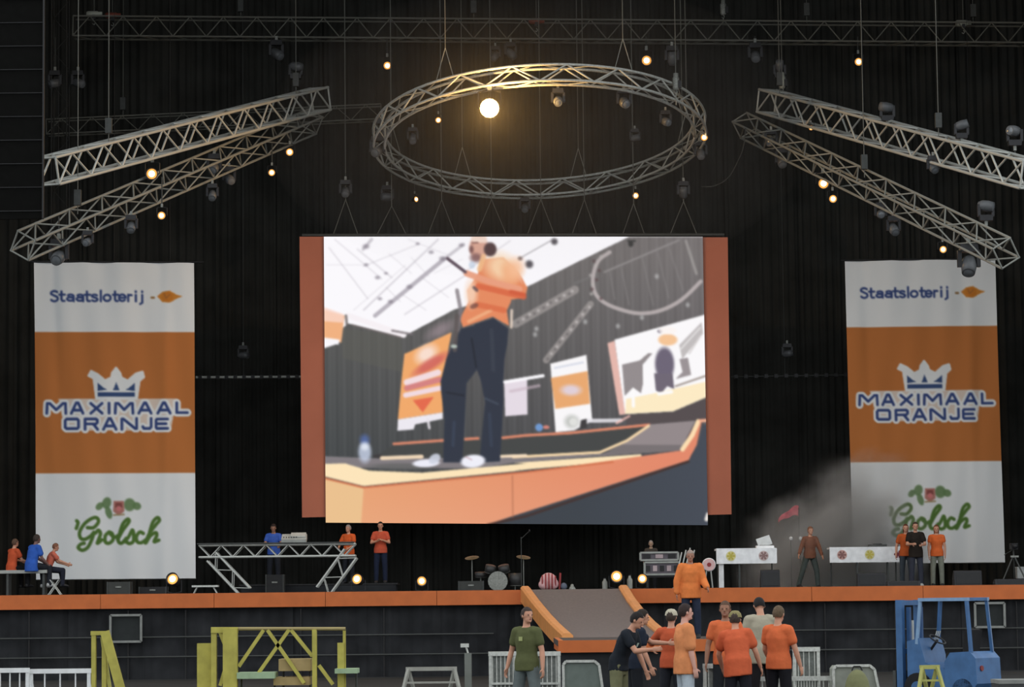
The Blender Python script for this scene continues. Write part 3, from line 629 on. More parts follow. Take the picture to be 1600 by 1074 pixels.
MVH = [(432, 84, 93.7, 'unlit moving-head lamp below the top truss, left of two', (.6, -.5, -.5), 1.2), (462, 104, 92, 'unlit moving-head lamp above the upper end of the left trusses', (1, -.3, -.2), 1.1),
       (798, 84, 93.7, 'pale unlit lamp under the top truss just right of the amber lamp', (.8, -.4, -1), 1.0), (774, 88, 93.7, 'dark unlit lamp under the top truss straight above the amber lamp', (-.5, -.6, -.8), .9),
       (1050, 92, 90, 'unlit lamp with a pale cap above the right part of the ring', (0, -.4, 1), 1.1), (1180, 88, 93.7, 'unlit lamp under the top truss between ring and right trusses', (0, -1, -.6), 1.2),
       (1218, 104, 91, 'unlit lamp on top of the inner end of the right trusses', (0, -.6, .8), 1.0), (86, 130, 93.3, 'dim lamp at the far left beside the tower, left of a pair', (-.8, -.6, -.3), 1.1),
       (122, 130, 93.6, 'dim lamp at the far left beside the tower, right of a pair', (.8, -.6, -.3), 1.1), (92, 402, 77, 'black round lamp hanging over the top left corner of the left banner', (-.2, -1, -.5), 1.3),
       (1514, 414, 77.5, 'big black lamp hanging over the top of the right banner', (-.2, -.7, -1), 1.5), (1540, 322, 77, 'pale hook-shaped lamp on top of the lower right truss', (.9, -.4, -.2), 1.1),
       (1386, 168, 84, 'pale unlit lamp standing above the upper right truss', (-.9, -.3, .1), 1.1), (1502, 196, 80, 'unlit lamp bar above the upper right truss near the frame edge', (1, -.3, .3), 1.0),
       (1585, 205, 78, 'unlit lamp above the upper right truss at the right frame edge', (-.6, -.6, 0), 1.1), (872, 158, 83.4, 'dark lamp under the near side of the ring, right of the amber lamp', (0, -1, -.5), 1.0),
       (975, 160, 84.5, 'dark lamp under the near side of the ring toward its right end', (.3, -1, -.5), 1.1), (1040, 190, 86, 'dim lamp inside the right end of the ring', (.6, -1, -.5), .9),
       (820, 325, 92.8, 'dark lamp under the middle of the far side of the ring', (0, -1, -.6), .9), (605, 308, 92, 'dim lamp left of the ring above the left corner of the screen', (-1, -.4, 0), 1.0),
       (540, 300, 90.2, 'pale unlit lamp hanging high over the left edge of the screen', (0, -1, -.6), 1.0), (1068, 302, 90.2, 'unlit lamp with a pale cap over the right part of the screen', (0, -.6, .9), 1.0),
       (335, 262, 85, 'dark lamp hanging between the two left trusses, middle', (-.2, -1, -.7), 1.1), (358, 280, 86, 'dark lamp on the lower left truss, right beside the middle one', (.6, -1, -.6), 1.0),
       (332, 305, 84, 'dark lamp hanging below the middle of the lower left truss', (0, -1, -.9), .9), (205, 355, 79, 'dark lamp below the lower left truss, left of the lit one', (0, -1, -.9), .9), (137, 378, 77, 'lamp with a pale lens below the outer part of the lower left truss', (-.3, -1, -.4), .8),
       (1222, 252, 89, 'dark lamp under the inner end of the lower right truss', (0, -1, -.9), 1.1), (1205, 222, 89, 'dark lamp hanging between the inner ends of the right trusses', (-.5, -1, -.3), 1.0),
       (1376, 335, 82.5, 'lamp with a bluish lens below the lower right truss', (0, -1, -.2), .9), (1396, 358, 82, 'dark lamp below the lower right truss next to the bluish one', (.3, -1, -.9), 1.0),
       (1458, 262, 80.5, 'dark lamp under the middle of the upper right truss', (.3, -1, -.8), .9), (590, 235, 88, 'dark lamp clamped on the left tip of the ring, lower of two', (-.4, -1, -.6), 1.2), (598, 208, 88, 'dark lamp clamped on the left tip of the ring, upper of two', (.9, -.7, -.1), 1.2), (1095, 240, 89, 'dark lamp hanging below the right tip of the ring', (0, -1, -.9), 1.0),
       (645, 216, 89, 'dim lamp with a short stem inside the left end of the ring', (0, -.8, -1), .9), (992, 216, 90, 'small pale lamp bar inside the right part of the ring', (1, -.4, .1), .8),
       (380, 556, 95, 'small dim lamp above the pale pipe between left banner and screen', (1, -.3, 0), .9), (1230, 553, 95, 'small dim lamp right of the screen above the smoke', (1, -.3, .2), .9)]
UPS = {1386: .62, 1502: .62, 1585: .8, 1540: .9, 1218: .85, 462: .95}     # these stand on top of their truss
for px, py, Y, lb, aim, sc in MVH: lamp(px, py, Y, lb, 0, aim, sc, kind='head', stem=UPS.get(px, 1.1 if px == 92 else .6 if px == 540 else 0), up=px in UPS)
pl = bpy.data.lights.new('amber_glow', 'POINT'); pl.energy = 1500; pl.color = (1, .55, .16); pl.shadow_soft_size = .15
po = bpy.data.objects.new('amber_glow', pl); COL.objects.link(po); po.location = P(765, 172, 82.7)

# chain hoists
def hoist(px, py, Y, label, M, low=.0, lying=False):
    t = thing('chain_hoist', label, 'hoist', P(px, py, Y)); ax = Vector((1, 0, 0)) if lying else Vector((0, 0, 1))
    MB().lathe([(0, -.26), (.07, -.25), (.10, -.2), (.10, .12), (.075, .14), (.075, .26), (0, .27)], (0, 0, 0), ax, 14).build('motor_body', M, t, True)
    MB().box((.11 if not lying else .0, -.02, -.08), (.10, .14, .22)).build('chain_bag', BLACKM, t)
    top = Vector((0, 0, .1 if lying else .26)); tube('chain', top, (0, 0, 24.05 - t.location.z), .012, CABLE, t)
    MB().path([(0, 0, -.24), (.04, 0, -.30), (.0, 0, -.36), (-.05, 0, -.32)], .015).build('hook', ALU_D, t)
    if low: tube('sling', (0, 0, -.34), (0, 0, -low), .014, ALU_D, t)
PALEH = mat('pale hoist casing', (170, 172, 160), .5); REDH = mat('dull red hoist casing', (120, 62, 50), .5)
hoist(147, 22, 93.8, 'pale hoist lying on the left end of the long top truss', PALEH, .0, True)
hoist(176, 24, 93.8, 'dull red hoist on the top truss beside the pale one at the left', REDH, .0, True)
hoist(838, 33, 93.8, 'dull red hoist on the top truss above the middle of the ring', REDH, .0, True)
hoist(1505, 36, 93.8, 'pale hoist lying on the right part of the long top truss', PALEH, .0, True)
hoist(1222, 126, 90.6, 'pale upright hoist over the inner end of the upper right truss', PALEH, .45)
hoist(1056, 128, 84.8, 'grey upright hoist above the right part of the ring', ALU_D, .7)
hoist(1130, 12, 93.8, 'grey upright hoist at the top frame edge right of the ring', ALU_D, .5)
# pale pipes between banners and screen
for a, b, lb, M in (((306, 590), (471, 589), 'pale dotted pipe between the left banner and the screen', ALU), ((1142, 589), (1330, 586), 'dim pipe between the screen and the right banner', DARKM)):
    A, B = P(*a, 95), P(*b, 95); t = thing('batten_pipe', lb, 'pipe', A)
    tube('pipe', (0, 0, 0), B - A, .045 if M is ALU else .02, M, t)
    for k in range(12): q = (B - A) * ((k + .5) / 12); MB().box(q + Vector((0, -.02, 0)), (.12, .13, .12)).build('clamp', BLACKM, t)
    q = (B - A) * .45; tube('suspension_cable', q, q + Vector((0, 0, 24.08 - A.z)), .01, DARKM, t)
# power cable looping from right truss to the ring
mb = MB(); pts = smoothline([(1165, 200), (1160, 235), (1140, 275), (1118, 290), (1096, 292)], 8); mb.path([P(x, y, 88.5) for x, y in pts], .015, 5)
tag(mb.build('power_cable', DARKM, local=P(1165, 200, 88.5)), 'slack dark cable looping between the ring and the right trusses', 'cable')

# dark louvred scrim at the left edge
t = thing('side_scrim', 'tall black ribbed scrim hanging at the left edge of the picture', 'screen', P(30, 342, 74))
a, b = P(-60, 341, 74) - t.location, P(67, 342, 74) - t.location
MB().box(((a.x + b.x) / 2, .1, 9), (b.x - a.x, .1, 18)).build('scrim', mat('black scrim', (17, 17, 16), .95, spec=.05), t)
for k in range(26): tube('batten', (a.x, 0, .2 + k * .62), (b.x, 0, .2 + k * .62), .014, BLACKM, t)
tube('edge_pipe', (b.x, 0, 0), (b.x, 0, 17.8), .03, BLACKM, t)

# ============================================================ PEOPLE
def rings_ell(C, X, Yv, a, b, n=18): return [C + X * (a * math.cos(2 * math.pi * i / n)) + Yv * (b * math.sin(2 * math.pi * i / n)) for i in range(n)]
def limb(mb, pts, rad, n=12):
    for (p, q), (r0, r1) in zip(zip(pts, pts[1:]), zip(rad, rad[1:])): mb.cyl(p, q, r0, r1, n)
    for p, r in zip(pts, rad): mb.ell(p, (r, r, r), n=n, m=8)
def remesh(mb, name, M, parent, vox, smooth=2, kind=None):
    me = mb.mesh(name, M); o = bpy.data.objects.new(name, me); COL.objects.link(o)
    r = o.modifiers.new('r', 'REMESH'); r.mode = 'VOXEL'; r.voxel_size = vox; r.use_smooth_shade = True
    if smooth: s = o.modifiers.new('s', 'SMOOTH'); s.iterations = smooth; s.factor = .5
    dg = bpy.context.evaluated_depsgraph_get(); me2 = bpy.data.meshes.new_from_object(o.evaluated_get(dg)); o.modifiers.clear()
    o.data = me2; me2.name = name
    if not me2.materials: me2.materials.append(M)
    bpy.data.meshes.remove(me); o.parent = parent
    return o
SKIN = {}
def person(label, loc, face, H=1.76, lean=0, side=0, arms=None, legs=None, turn=0, nod=0, shirt=(210, 100, 50), sleeve=.55, pants=(50, 54, 66), pleg=1.0, hair=(40, 32, 26), skin=(190, 140, 115), cap=None, longhair=False, seated=False, group=None, loose=1.0, hold=None, vox=.012, bald=False, mark=None, shoes=(40, 40, 42)):
    """face: heading in degrees, 0 = away from the camera, 180 = towards it, 90 = to the left, -90 = to the right"""
    t = thing('person', label, 'person', loc, group, math.radians(face)); k = H / 1.78
    V = Vector
    arms = arms or [((-.25, .05, -1), (-.08, .25, -1)), ((.25, .05, -1), (.08, .25, -1))]
    legs = legs or [((-.08, .02, -1), (-.02, -.03, -1)), ((.08, .02, -1), (.02, -.03, -1))]
    legs = [(V(a).normalized(), V(b).normalized()) for a, b in legs]; arms = [(V(a).normalized(), V(b).normalized()) for a, b in arms]
    TH_, SH_ = .44 * k, .42 * k
    foot = max(-(a.z * TH_ + b.z * SH_) for a, b in legs); pz = foot + .085 * k + .03
    Rl = Euler((math.radians(-lean), math.radians(side), 0)).to_matrix()
    pel = V((0, 0, pz)); X = Rl @ V((1, 0, 0)); Yv = Rl @ V((0, 1, 0)); Z = Rl @ V((0, 0, 1))
    waist = pel + (V((0, 0, 1)) * .3 + Z * .7).normalized() * .14 * k; chest = waist + Z * .20 * k; sh = waist + Z * .345 * k; nk = sh + Z * .05 * k
    Rh = Rl.to_euler(); HR = Euler((math.radians(-lean * .35 - nod), 0, math.radians(turn))).to_matrix()
    hx, hy, hz = HR @ V((1, 0, 0)), HR @ V((0, 1, 0)), HR @ V((0, 0, 1))
    hc = nk + (Z * .5 + hz * .5).normalized() * .142 * k + hy * .015
    skm = mat('skin %d' % skin[0], skin, .55, 0, var=.05)
    b = MB()
    def torso(mb, g, lo=-.06, hi=1):
        rg = [rings_ell(pel + V((0, 0, lo * k)), X, V((0, 1, 0)) if g else Yv, (.135 if g == 0 else .178) * k + g, (.10 if g == 0 else .128) * k + g), rings_ell(pel + V((0, 0, .03)), X, Yv, (.158 if g == 0 else .176) * k + g, (.112 if g == 0 else .122) * k + g), rings_ell(waist, X, Yv, (.138 if g == 0 else .146) * k + g, .10 * k + g), rings_ell(chest, X, Yv, .163 * k + g, .118 * k + g), rings_ell(chest.lerp(sh, .7), X, Yv, .150 * k + g * .6, .100 * k + g * .8), rings_ell(sh + Z * .028 * k, X, Yv, .082 * k + min(g, .02) * .6, .065 * k + min(g, .02) * .6)]
        mb.loft(rg)
    torso(b, 0)
    limb(b, [sh + Z * .02, nk + Z * .02, hc - hz * .04], [.062 * k, .052 * k, .05 * k])
    R3 = Matrix((hx, hy, hz)).transposed()
    b.ell(hc + hz * .02, (.076 * k, .094 * k, .10 * k), R3, 18, 12); b.ell(hc + hy * .03 * k - hz * .045 * k, (.055 * k, .062 * k, .068 * k), R3, 14, 10)
    b.ell(hc + hy * .10 * k - hz * .015 * k, (.014 * k, .020 * k, .026 * k), R3, 8, 6); b.ell(hc + hy * .083 * k - hz * .10 * k * .8, (.026, .018, .016), R3, 8, 6)
    for s in (-1, 1): b.ell(hc + hx * (s * .078 * k) - hz * .005, (.011, .019, .030), R3, 8, 6)
    shj = [sh + X * (s * .172 * k) - Z * .035 * k for s in (-1, 1)]
    UA, FA = .29 * k, .25 * k; el = []; wr = []
    for i, s in enumerate((-1, 1)):
        e = shj[i] + arms[i][0] * UA; w = e + arms[i][1] * FA; el.append(e); wr.append(w)
        limb(b, [chest.lerp(sh, .8) + X * (s * .10 * k), shj[i]], [.075 * k, .056 * k]); limb(b, [shj[i], shj[i].lerp(e, .4), e, e.lerp(w, .3), w], [.056 * k, .05 * k, .039 * k, .041 * k, .027 * k])
        f = arms[i][1]; n0 = f.cross(V((0, 0, 1)) if abs(f.z) < .9 else V((0, 1, 0))).normalized(); 
        pn = V((s, 0, 0)) if abs(f.x) < .8 else V((0, 0, 1)); pn = (pn - f * pn.dot(f)).normalized(); sd = f.cross(pn).normalized()
        if sd.y < 0: sd = -sd
        Rp = Matrix((sd, pn, f)).transposed(); b.ell(w + f * .05 * k, (.041 * k, .018 * k, .055 * k), Rp, 10, 8)
        for j, (o_, ln) in enumerate(((-.030, .062), (-.011, .074), (.009, .080), (.029, .072))):
            p0 = w + f * .085 * k + sd * (o_ * k); p1 = p0 + (f * .9 - pn * .2).normalized() * ln * .5 * k; p2 = p1 + (f * .6 - pn * .8).normalized() * ln * .5 * k
            limb(b, [p0, p1, p2], [.0095, .009, .008], 7)
        q0 = w + f * .03 * k + sd * .035 * k; q1 = q0 + (sd * .8 + f * .7 - pn * .2).normalized() * .04 * k; limb(b, [q0, q1, q1 + (f * .9 - pn * .4).normalized() * .03 * k], [.013, .011, .009], 7)
    hips = [pel + X * (s * .088 * k) - V((0, 0, .03)) for s in (-1, 1)]; kn = []; an = []
    for i in (0, 1):
        q = hips[i] + legs[i][0] * TH_; a = q + legs[i][1] * SH_; kn.append(q); an.append(a)
        limb(b, [hips[i], hips[i].lerp(q, .4), q, q.lerp(a, .35), a], [.085 * k, .078 * k, .055 * k, .055 * k, .038 * k])
        limb(b, [a, a + V((0, .10 * k, -.062 * k))], [.034 * k, .018 * k])
    remesh(b, 'body', skm, t, vox)
    # clothes
    c = MB(); g = .016 * loose; torso(c, g, lo=-.11 if loose < 1.5 else -.17)
    for i, s in enumerate((-1, 1)):
        limb(c, [chest.lerp(sh, .75) + X * (s * .10 * k), shj[i]], [.070 * k + min(g, .024), .056 * k + min(g, .026)])
        if sleeve <= 1: q = shj[i].lerp(el[i], sleeve); limb(c, [shj[i], q], [.056 * k + min(g, .026), .054 * k + min(g, .03)])
        else: limb(c, [shj[i], el[i], el[i].lerp(wr[i], .86)], [.06 * k + g, .046 * k + g, .034 * k + g * .9])
    mname = 'shirt %d %d %d' % shirt
    remesh(c, 'shirt', mat(mname, shirt, .85, 0, scale=9, var=.10, spec=.1, bump=.5), t, .016)
    c = MB(); pg = .016
    c.loft([rings_ell(pel + V((0, 0, -.12 * k)), X, Yv, .12 * k + pg, .10 * k + pg), rings_ell(pel, X, Yv, .150 * k + pg, .108 * k + pg), rings_ell(pel.lerp(waist, .7), X, Yv, .140 * k, .102 * k)])
    for i in (0, 1):
        if pleg <= .6: limb(c, [hips[i], kn[i]], [.09 * k + pg, .066 * k + pg])
        else: limb(c, [hips[i], kn[i], an[i] - V((0, 0, .01))], [.088 * k + pg, .062 * k + pg, .05 * k + pg])
    remesh(c, 'trousers' if pleg > .6 else 'shorts', mat('trousers %d %d %d' % pants, pants, .9, 0, scale=9, var=.12, spec=.1), t, .016)
    for i in (0, 1):
        a = an[i]; m_ = MB(); gz = a.z - .085 * k + .010
        prof = [(-.075, .034, .08), (-.05, .046, .11), (0, .050, .125), (.06, .052, .095), (.12, .054, .068), (.17, .046, .052), (.195, .02, .03)]
        m_.loft([[V((a.x + math.cos(u) * w * k, a.y + y * k, gz - .01 + (h * k) * (.5 + .5 * math.sin(u)))) for u in [2 * math.pi * z / 12 for z in range(12)]] for y, w, h in prof])
        m_.build('shoe', mat('shoe %d' % shoes[0], shoes, .6), t, True)
    if not bald:
        h = MB(); 
        n, mm = 20, 12; vs = []; fs = []
        for j in range(mm + 1):
            for i in range(n):
                u = 2 * math.pi * i / n; fy = math.sin(u)
                lim = math.radians(62 if fy > .35 else (100 if fy > -.2 else 128)) if not longhair else math.radians(60 if fy > .5 else 150)
                ph = lim * j / mm; rr = 1.0 + .03 * math.sin(i * 3.1 + j * 1.7)
                p = V((.084 * k * rr * math.sin(ph) * math.cos(u), (.101 * k * rr) * math.sin(ph) * math.sin(u) - .006, .112 * k * rr * math.cos(ph) + .016))
                vs.append(hc + R3 @ p)
        for j in range(mm):
            for i in range(n): fs.append((j * n + i, (j + 1) * n + i, (j + 1) * n + (i + 1) % n, j * n + (i + 1) % n))
        h.add(vs, fs); h.build('hair', mat('hair %d' % hair[0], hair, .8, 0, scale=40, var=.3), t, True)
        if longhair: remesh((lambda q: (limb(q, [hc + hz * .02 - hy * .04, hc - hz * .12 - hy * .06, sh - Yv * .09 - Z * .1], [.085, .075, .04]), q)[1])(MB()), 'long_hair', mat('hair %d' % hair[0], hair, .8, 0, scale=40, var=.3), t, .014)
    if cap:
        h = MB(); h.lathe([(.0, .118 * k), (.05 * k, .11 * k), (.085 * k, .075 * k), (.098 * k, .03 * k), (.100 * k, .012 * k)], hc + hz * .018, hz, 18)
        cpm = mat('cap %d %d %d' % cap, cap, .8); h.build('cap', cpm, t, True)
        h = MB(); h.loft([[hc + hz * .035 + hy * (.085 + y) * k + hx * (w * math.cos(u)) + hz * (.006 * math.sin(u) - y * .25) for u in [2 * math.pi * z / 10 for z in range(10)]] for y, w in ((-.01, .07), (.03, .068), (.065, .05), (.08, .02))])
        h.build('cap_brim', cpm, t, True)
    for s in (-1, 1):
        MB().ell(hc + hx * (s * .030 * k) + hy * .086 * k + hz * .012 * k, (.011, .008, .007), R3, 8, 6).build('eye', mat('eye', (50, 38, 32), .3), t, True)
    MB().ell(hc + hy * .092 * k - hz * .055 * k, (.022, .007, .006), R3, 8, 6).build('mouth', mat('lips', (150, 88, 80), .5), t, True)
    if mark:
        mb = MB(); f = Yv * (1 if mark[0] == 'front' else -1); c0 = chest + f * (.118 * k + .016 * loose + .006); pts = [(-.045, .06), (.05, .07), (.04, -.02), (.0, -.09), (-.03, -.02)] if mark[0] == 'back' else [(-.03, .04), (.03, .04), (.03, -.02), (-.03, -.02)]
        mb.prism([c0 + X * (x + (mark[2] if len(mark) > 2 else 0)) + Z * z for x, z in pts], (0, 0, 0), f * .004); mb.build('shirt_print', mat('shirt print %d' % mark[1][0], mark[1], .8), t)
    return t
DOWN = ((-.22, .02, -1), (-.05, .15, -1)), ((.22, .02, -1), (.05, .15, -1))
LEGS = [((-.1, .02, -1), (-.03, -.03, -1)), ((.1, .02, -1), (.03, -.03, -1))]
ORS = (204, 104, 64); ORL = (208, 134, 88); ORR = (192, 92, 60)
def ground(px, Y, py=1000): p = P(px, py, Y); return Vector((p.x, p.y, 0))
def onstage(px, Y, dz=0): p = P(px, 910, Y); return Vector((p.x, p.y, SZ + dz))
GV = .0105
# -- in front of the stage, on the ground
person('person in an olive green T-shirt with a pale print, left of the ramp foot', ground(823, 41.5), 150, 1.78, turn=62, shirt=(84, 88, 58), pants=(96, 104, 104), hair=(56, 46, 42), arms=[((.35, -.1, -1), (.2, .2, -1)), ((-.28, 0, -1), (-.15, .2, -1))][::-1], mark=('front', (150, 156, 104), .02), vox=GV, legs=[((-.15, .05, -1), (-.05, -.03, -1)), ((.15, .05, -1), (.05, -.03, -1))])
person('person in a black T-shirt and khaki trousers, left of the two leaning people in black', ground(966, 41.0), -115, 1.76, lean=26, nod=16, shirt=(34, 38, 44), pants=(112, 112, 84), hair=(30, 25, 24), arms=[((-.1, .2, -1), (-.05, .4, -1)), ((.05, .55, -.8), (0, 1, .1))], mark=('front', (170, 190, 180), -.08), vox=GV)
person('person in a dark blue T-shirt pointing right, right one of the two in black', ground(992, 42.6), -80, 1.74, lean=9, nod=8, shirt=(36, 42, 54), pants=(34, 36, 40), hair=(40, 32, 26), arms=[((-.15, .9, -.6), (0, 1, -.05)), ((.1, .1, -1), (.1, .4, -1))], vox=GV)
person('tall person in a long light orange shirt facing right, right of the two in black', ground(1070, 40.5), -75, 1.80, shirt=ORL, sleeve=.8, loose=2.2, pants=(168, 178, 186), hair=(48, 36, 34), skin=(204, 156, 140), arms=[((-.1, 0, -1), (-.02, .15, -1)), ((.12, .05, -1), (.05, .2, -1))], vox=GV)
person('person in an orange-red shirt and pale cap, half hidden behind a tall person', ground(1049, 43.6), -20, 1.72, shirt=(184, 86, 56), sleeve=1.2, pants=(40, 42, 48), hair=(60, 50, 44), cap=(176, 170, 150), arms=[((-.7, .5, -.6), (-.3, .9, .0)), ((.2, .1, -1), (.1, .3, -1))], vox=GV)
person('bare-headed person in an orange shirt facing the camera, left of the beige shirt', ground(1134, 43.0), 170, 1.84, shirt=ORS, pants=(40, 42, 46), hair=(88, 66, 52), skin=(150, 108, 86), arms=[((-.3, .1, -1), (-.1, .3, -1)), ((.3, .0, -1), (.1, .2, -1))], vox=GV)
person('person in an orange shirt and olive cap seen from behind, bending to the right', ground(1152, 40.5), -12, 1.72, lean=20, side=-6, shirt=ORR, loose=1.9, pants=(32, 32, 38), hair=(60, 44, 34), cap=(128, 120, 80), arms=[((-.35, .3, -1), (.1, .6, -.8)), ((.42, .1, -1), (.25, .45, -1))], vox=GV)
person('person in a beige shirt with dark hair seen from behind, behind the orange shirts', ground(1191, 44.5), 8, 1.93, lean=10, shirt=(158, 152, 134), loose=1.6, pants=(34, 32, 34), hair=(24, 22, 22), nod=32, vox=GV)
person('person in an orange shirt with short brown hair, rightmost of the front group', ground(1216, 41.0), -35, 1.76, shirt=ORS, loose=1.3, pants=(30, 30, 34), hair=(92, 76, 58), nod=10, arms=[((-.3, .2, -1), (.0, .6, -.7)), ((.3, .15, -1), (.15, .3, -1))], vox=GV)
person('person in an unzipped orange jacket standing on the catwalk in front of the stage', Vector((P(1079, 900, 62).x, 62, CZ)), 178, 1.90, shirt=(214, 122, 66), sleeve=1.2, loose=2.4, pants=(44, 50, 66), hair=(150, 132, 122), skin=(160, 116, 96), arms=[((-.30, .1, -1), (-.25, .75, -.5)), ((.35, 0, -1), (.05, .1, -1))], nod=8)
# -- on the stage
person('person in an orange shirt standing with folded arms, right of the truss table', onstage(595, 84.2, .28), 178, 1.80, shirt=(190, 84, 60), pants=(36, 42, 60), hair=(34, 26, 22), skin=(196, 140, 112), arms=[((-.3, .35, -.9), (.8, .5, .3)), ((.3, .35, -.9), (-.8, .5, .2))])
person('person in an orange shirt and pale hair behind the right end of the truss table', onstage(545, 84.2, .28), 150, 1.72, shirt=(206, 92, 46), pants=(36, 38, 44), hair=(140, 132, 128), arms=[((-.3, .3, -.9), (.2, .8, -.4)), ((.3, .35, -.9), (-.4, .8, -.3))])
person('person in a blue T-shirt working behind the truss table', onstage(428, 84.4, .28), 178, 1.78, lean=5, nod=14, shirt=(60, 90, 168), pants=(36, 38, 44), hair=(44, 32, 28), skin=(150, 98, 82), arms=[((-.25, .5, -.9), (.1, 1, -.3)), ((.25, .5, -.9), (-.1, 1, -.3))])
person('person walking in an open brown jacket through the smoke, behind the tables', onstage(1266, 84.0), 200, 1.82, shirt=(120, 78, 60), sleeve=1.2, pants=(74, 80, 76), hair=(120, 80, 60), skin=(190, 140, 120), arms=[((-.35, .2, -1), (-.05, .5, -.8)), ((.4, -.1, -1), (.4, .4, -.6))], legs=[((-.22, .15, -1), (-.12, -.1, -1)), ((.24, -.2, -1), (.18, -.35, -1))], lean=6)
person('long-haired person in a brownish orange top, left beside the person in a black T-shirt', onstage(1417, 82.5), 178, 1.80, shirt=(176, 84, 42), pants=(58, 64, 70), hair=(90, 50, 36), longhair=True, arms=[((-.3, .3, -.9), (.6, .6, .1)), ((.35, 0, -1), (.1, .2, -1))])
person('person in a black T-shirt with hands together before the right banner', onstage(1432, 82.0), 185, 1.84, shirt=(40, 34, 30), pants=(54, 56, 66), hair=(70, 52, 42), arms=[((-.25, .3, -.9), (.5, .8, -.1)), ((.28, .3, -.9), (-.3, .8, 0))], loose=1.6, shoes=(170, 170, 165))
person('slim person in an orange shirt and grey trousers, right of the black T-shirt', onstage(1465, 82.3), 175, 1.76, shirt=(204, 98, 50), sleeve=.4, pants=(120, 122, 110), hair=(110, 66, 44), longhair=True, arms=[((-.2, 0, -1), (.0, .2, -1)), ((.2, 0, -1), (.0, .2, -1))])
SIT = [((-.18, 1, -.12), (-.05, .12, -1)), ((.18, 1, -.08), (.1, -.05, -1))]
person('seated person in an orange shirt at the left frame edge, on the grey bench', onstage(18, 80.2, .22), -45, 1.76, lean=10, shirt=(190, 84, 52), pants=(28, 28, 30), hair=(88, 78, 64), arms=[((-.1, .6, -.8), (0, .9, -.2)), ((.1, .5, -.9), (0, .9, -.3))], legs=SIT)
person('seated person in a blue T-shirt on the grey bench, in the middle of three', onstage(49, 80.0, .22), -48, 1.92, lean=14, shirt=(52, 92, 176), pants=(40, 42, 48), hair=(60, 42, 36), skin=(120, 90, 84), arms=[((-.1, .6, -.8), (0, .8, -.5)), ((.15, .3, -1), (0, .8, -.7))], legs=SIT, loose=2.2, shoes=(180, 180, 180))
person('seated person in a pinkish orange shirt leaning right, beside the blue T-shirt', onstage(75, 80.35, .22), -72, 1.62, lean=20, nod=6, shirt=(196, 104, 84), pants=(38, 40, 50), hair=(120, 78, 52), arms=[((-.1, .6, -.8), (0, .9, -.3)), ((.1, .7, -.8), (0, .9, -.3))], legs=SIT)
person('person with fair hair standing behind the grey equipment cases', onstage(1018, 83.4), 178, 1.42, shirt=(66, 60, 54), pants=(34, 34, 36), hair=(140, 126, 96), skin=(170, 140, 116))

# ============================================================ THINGS ON THE STAGE
t = thing('riser', 'low black riser behind the truss table and under the people there', 'platform', (P(500, 910, 84.5).x, 84.6, SZ))
MB().box((0, 0, .26), (4.6, 1.5, .04)).build('deck', BLACKM, t)
for x in (-2.2, -.7, .7, 2.2):
    for y in (-.65, .65): MB().box((x, y, .12), (.06, .06, .24)).build('leg', BLACKM, t)
MB().box((0, -.72, .12), (4.5, .02, .23)).build('front_cloth', SKIRT, t)
def members(t, A, B, w, h, bays, M, r=.026, rb=.014, lat=None, faces='fkbt', pref='chord'):
    """a lattice girder inside thing t, in t's own frame"""
    A, B = Vector(A), Vector(B); d = B - A; X = d.normalized(); S = Vector(lat or (0, 1, 0)); U = S.cross(X).normalized()
    def pt(k, a, b): return A + d * (k / bays) + S * (a * w / 2) + U * (b * h / 2)
    for a in (-1, 1):
        for b in (-1, 1): tube(pref, pt(0, a, b), pt(bays, a, b), r, M, t)
    F4 = {'f': ((-1, -1), (-1, 1)), 'k': ((1, -1), (1, 1)), 'b': ((-1, -1), (1, -1)), 't': ((-1, 1), (1, 1))}
    for fc in faces:
        p, q = F4[fc]
        for k in range(bays):
            a, b = (p, q) if k % 2 == 0 else (q, p); tube('brace', pt(k, *a), pt(k + 1, *b), rb, M, t)
def root(name, label, cat, px, Y, z=SZ, rz=0, group=None):
    p = P(px, 910, Y); return thing(name, label, cat, (p.x, Y, z), group, math.radians(rz))
def L(t, px, py, Y): return P(px, py, Y) - t.location
# truss table with splayed lattice legs
t = root('truss_table', 'long silver truss table with splayed lattice legs, left part of the stage', 'table', 432, 81)
a, b = L(t, 312, 861, 81), L(t, 556, 861, 81); a.z = b.z = (a.z + b.z) / 2
members(t, a, b, .5, .33, 14, ALU, .032, .016)
members(t, Vector((a.x + .35, 0, a.z - .15)), (L(t, 384, 912, 81).x, 0, .03), .5, .34, 4, ALU, .028, .012, faces='fk', pref='leg_tube')
members(t, Vector((b.x - .14, 0, b.z - .1)), (L(t, 505, 912, 81).x, 0, .03), .5, .42, 4, ALU, .032, .012, faces='fk', pref='leg_tube')
MB().box((0, 0, a.z + .21), (b.x - a.x, .7, .03)).build('table_top', DARKM, t)
# mixer on it
t = root('mixing_console', 'pale mixing console with a raised slanted top on the truss table', 'mixer', 460, 81, SZ + a.z + .225)
R = Euler((math.radians(22), 0, 0)).to_matrix()
MB().box((0, 0, .10), (.70, .42, .14), R).build('body', mat('pale grey console', (172, 174, 168), .5), t)
MB().box((.12, -.02, .21), (.42, .26, .05), R).build('raised_panel', mat('light grey panel', (190, 190, 182), .5), t)
for k in range(6): MB().cyl((-.28 + k * .07, -.14, .13), (-.28 + k * .07, -.15, .16), .012).build('knob', BLACKM, t)
# low white trestle at the banner's foot
t = root('trestle', 'small pale trestle with short splayed legs, under the left end of the truss table', 'trestle', 321, 79.5)
MB().box((0, 0, .20), (.72, .3, .05)).build('top', ALU, t)
for s in (-1, 1):
    for q in (-.1, .1): tube('leg', (s * .22, q, .18), (s * .32, q, 0), .014, ALU, t)
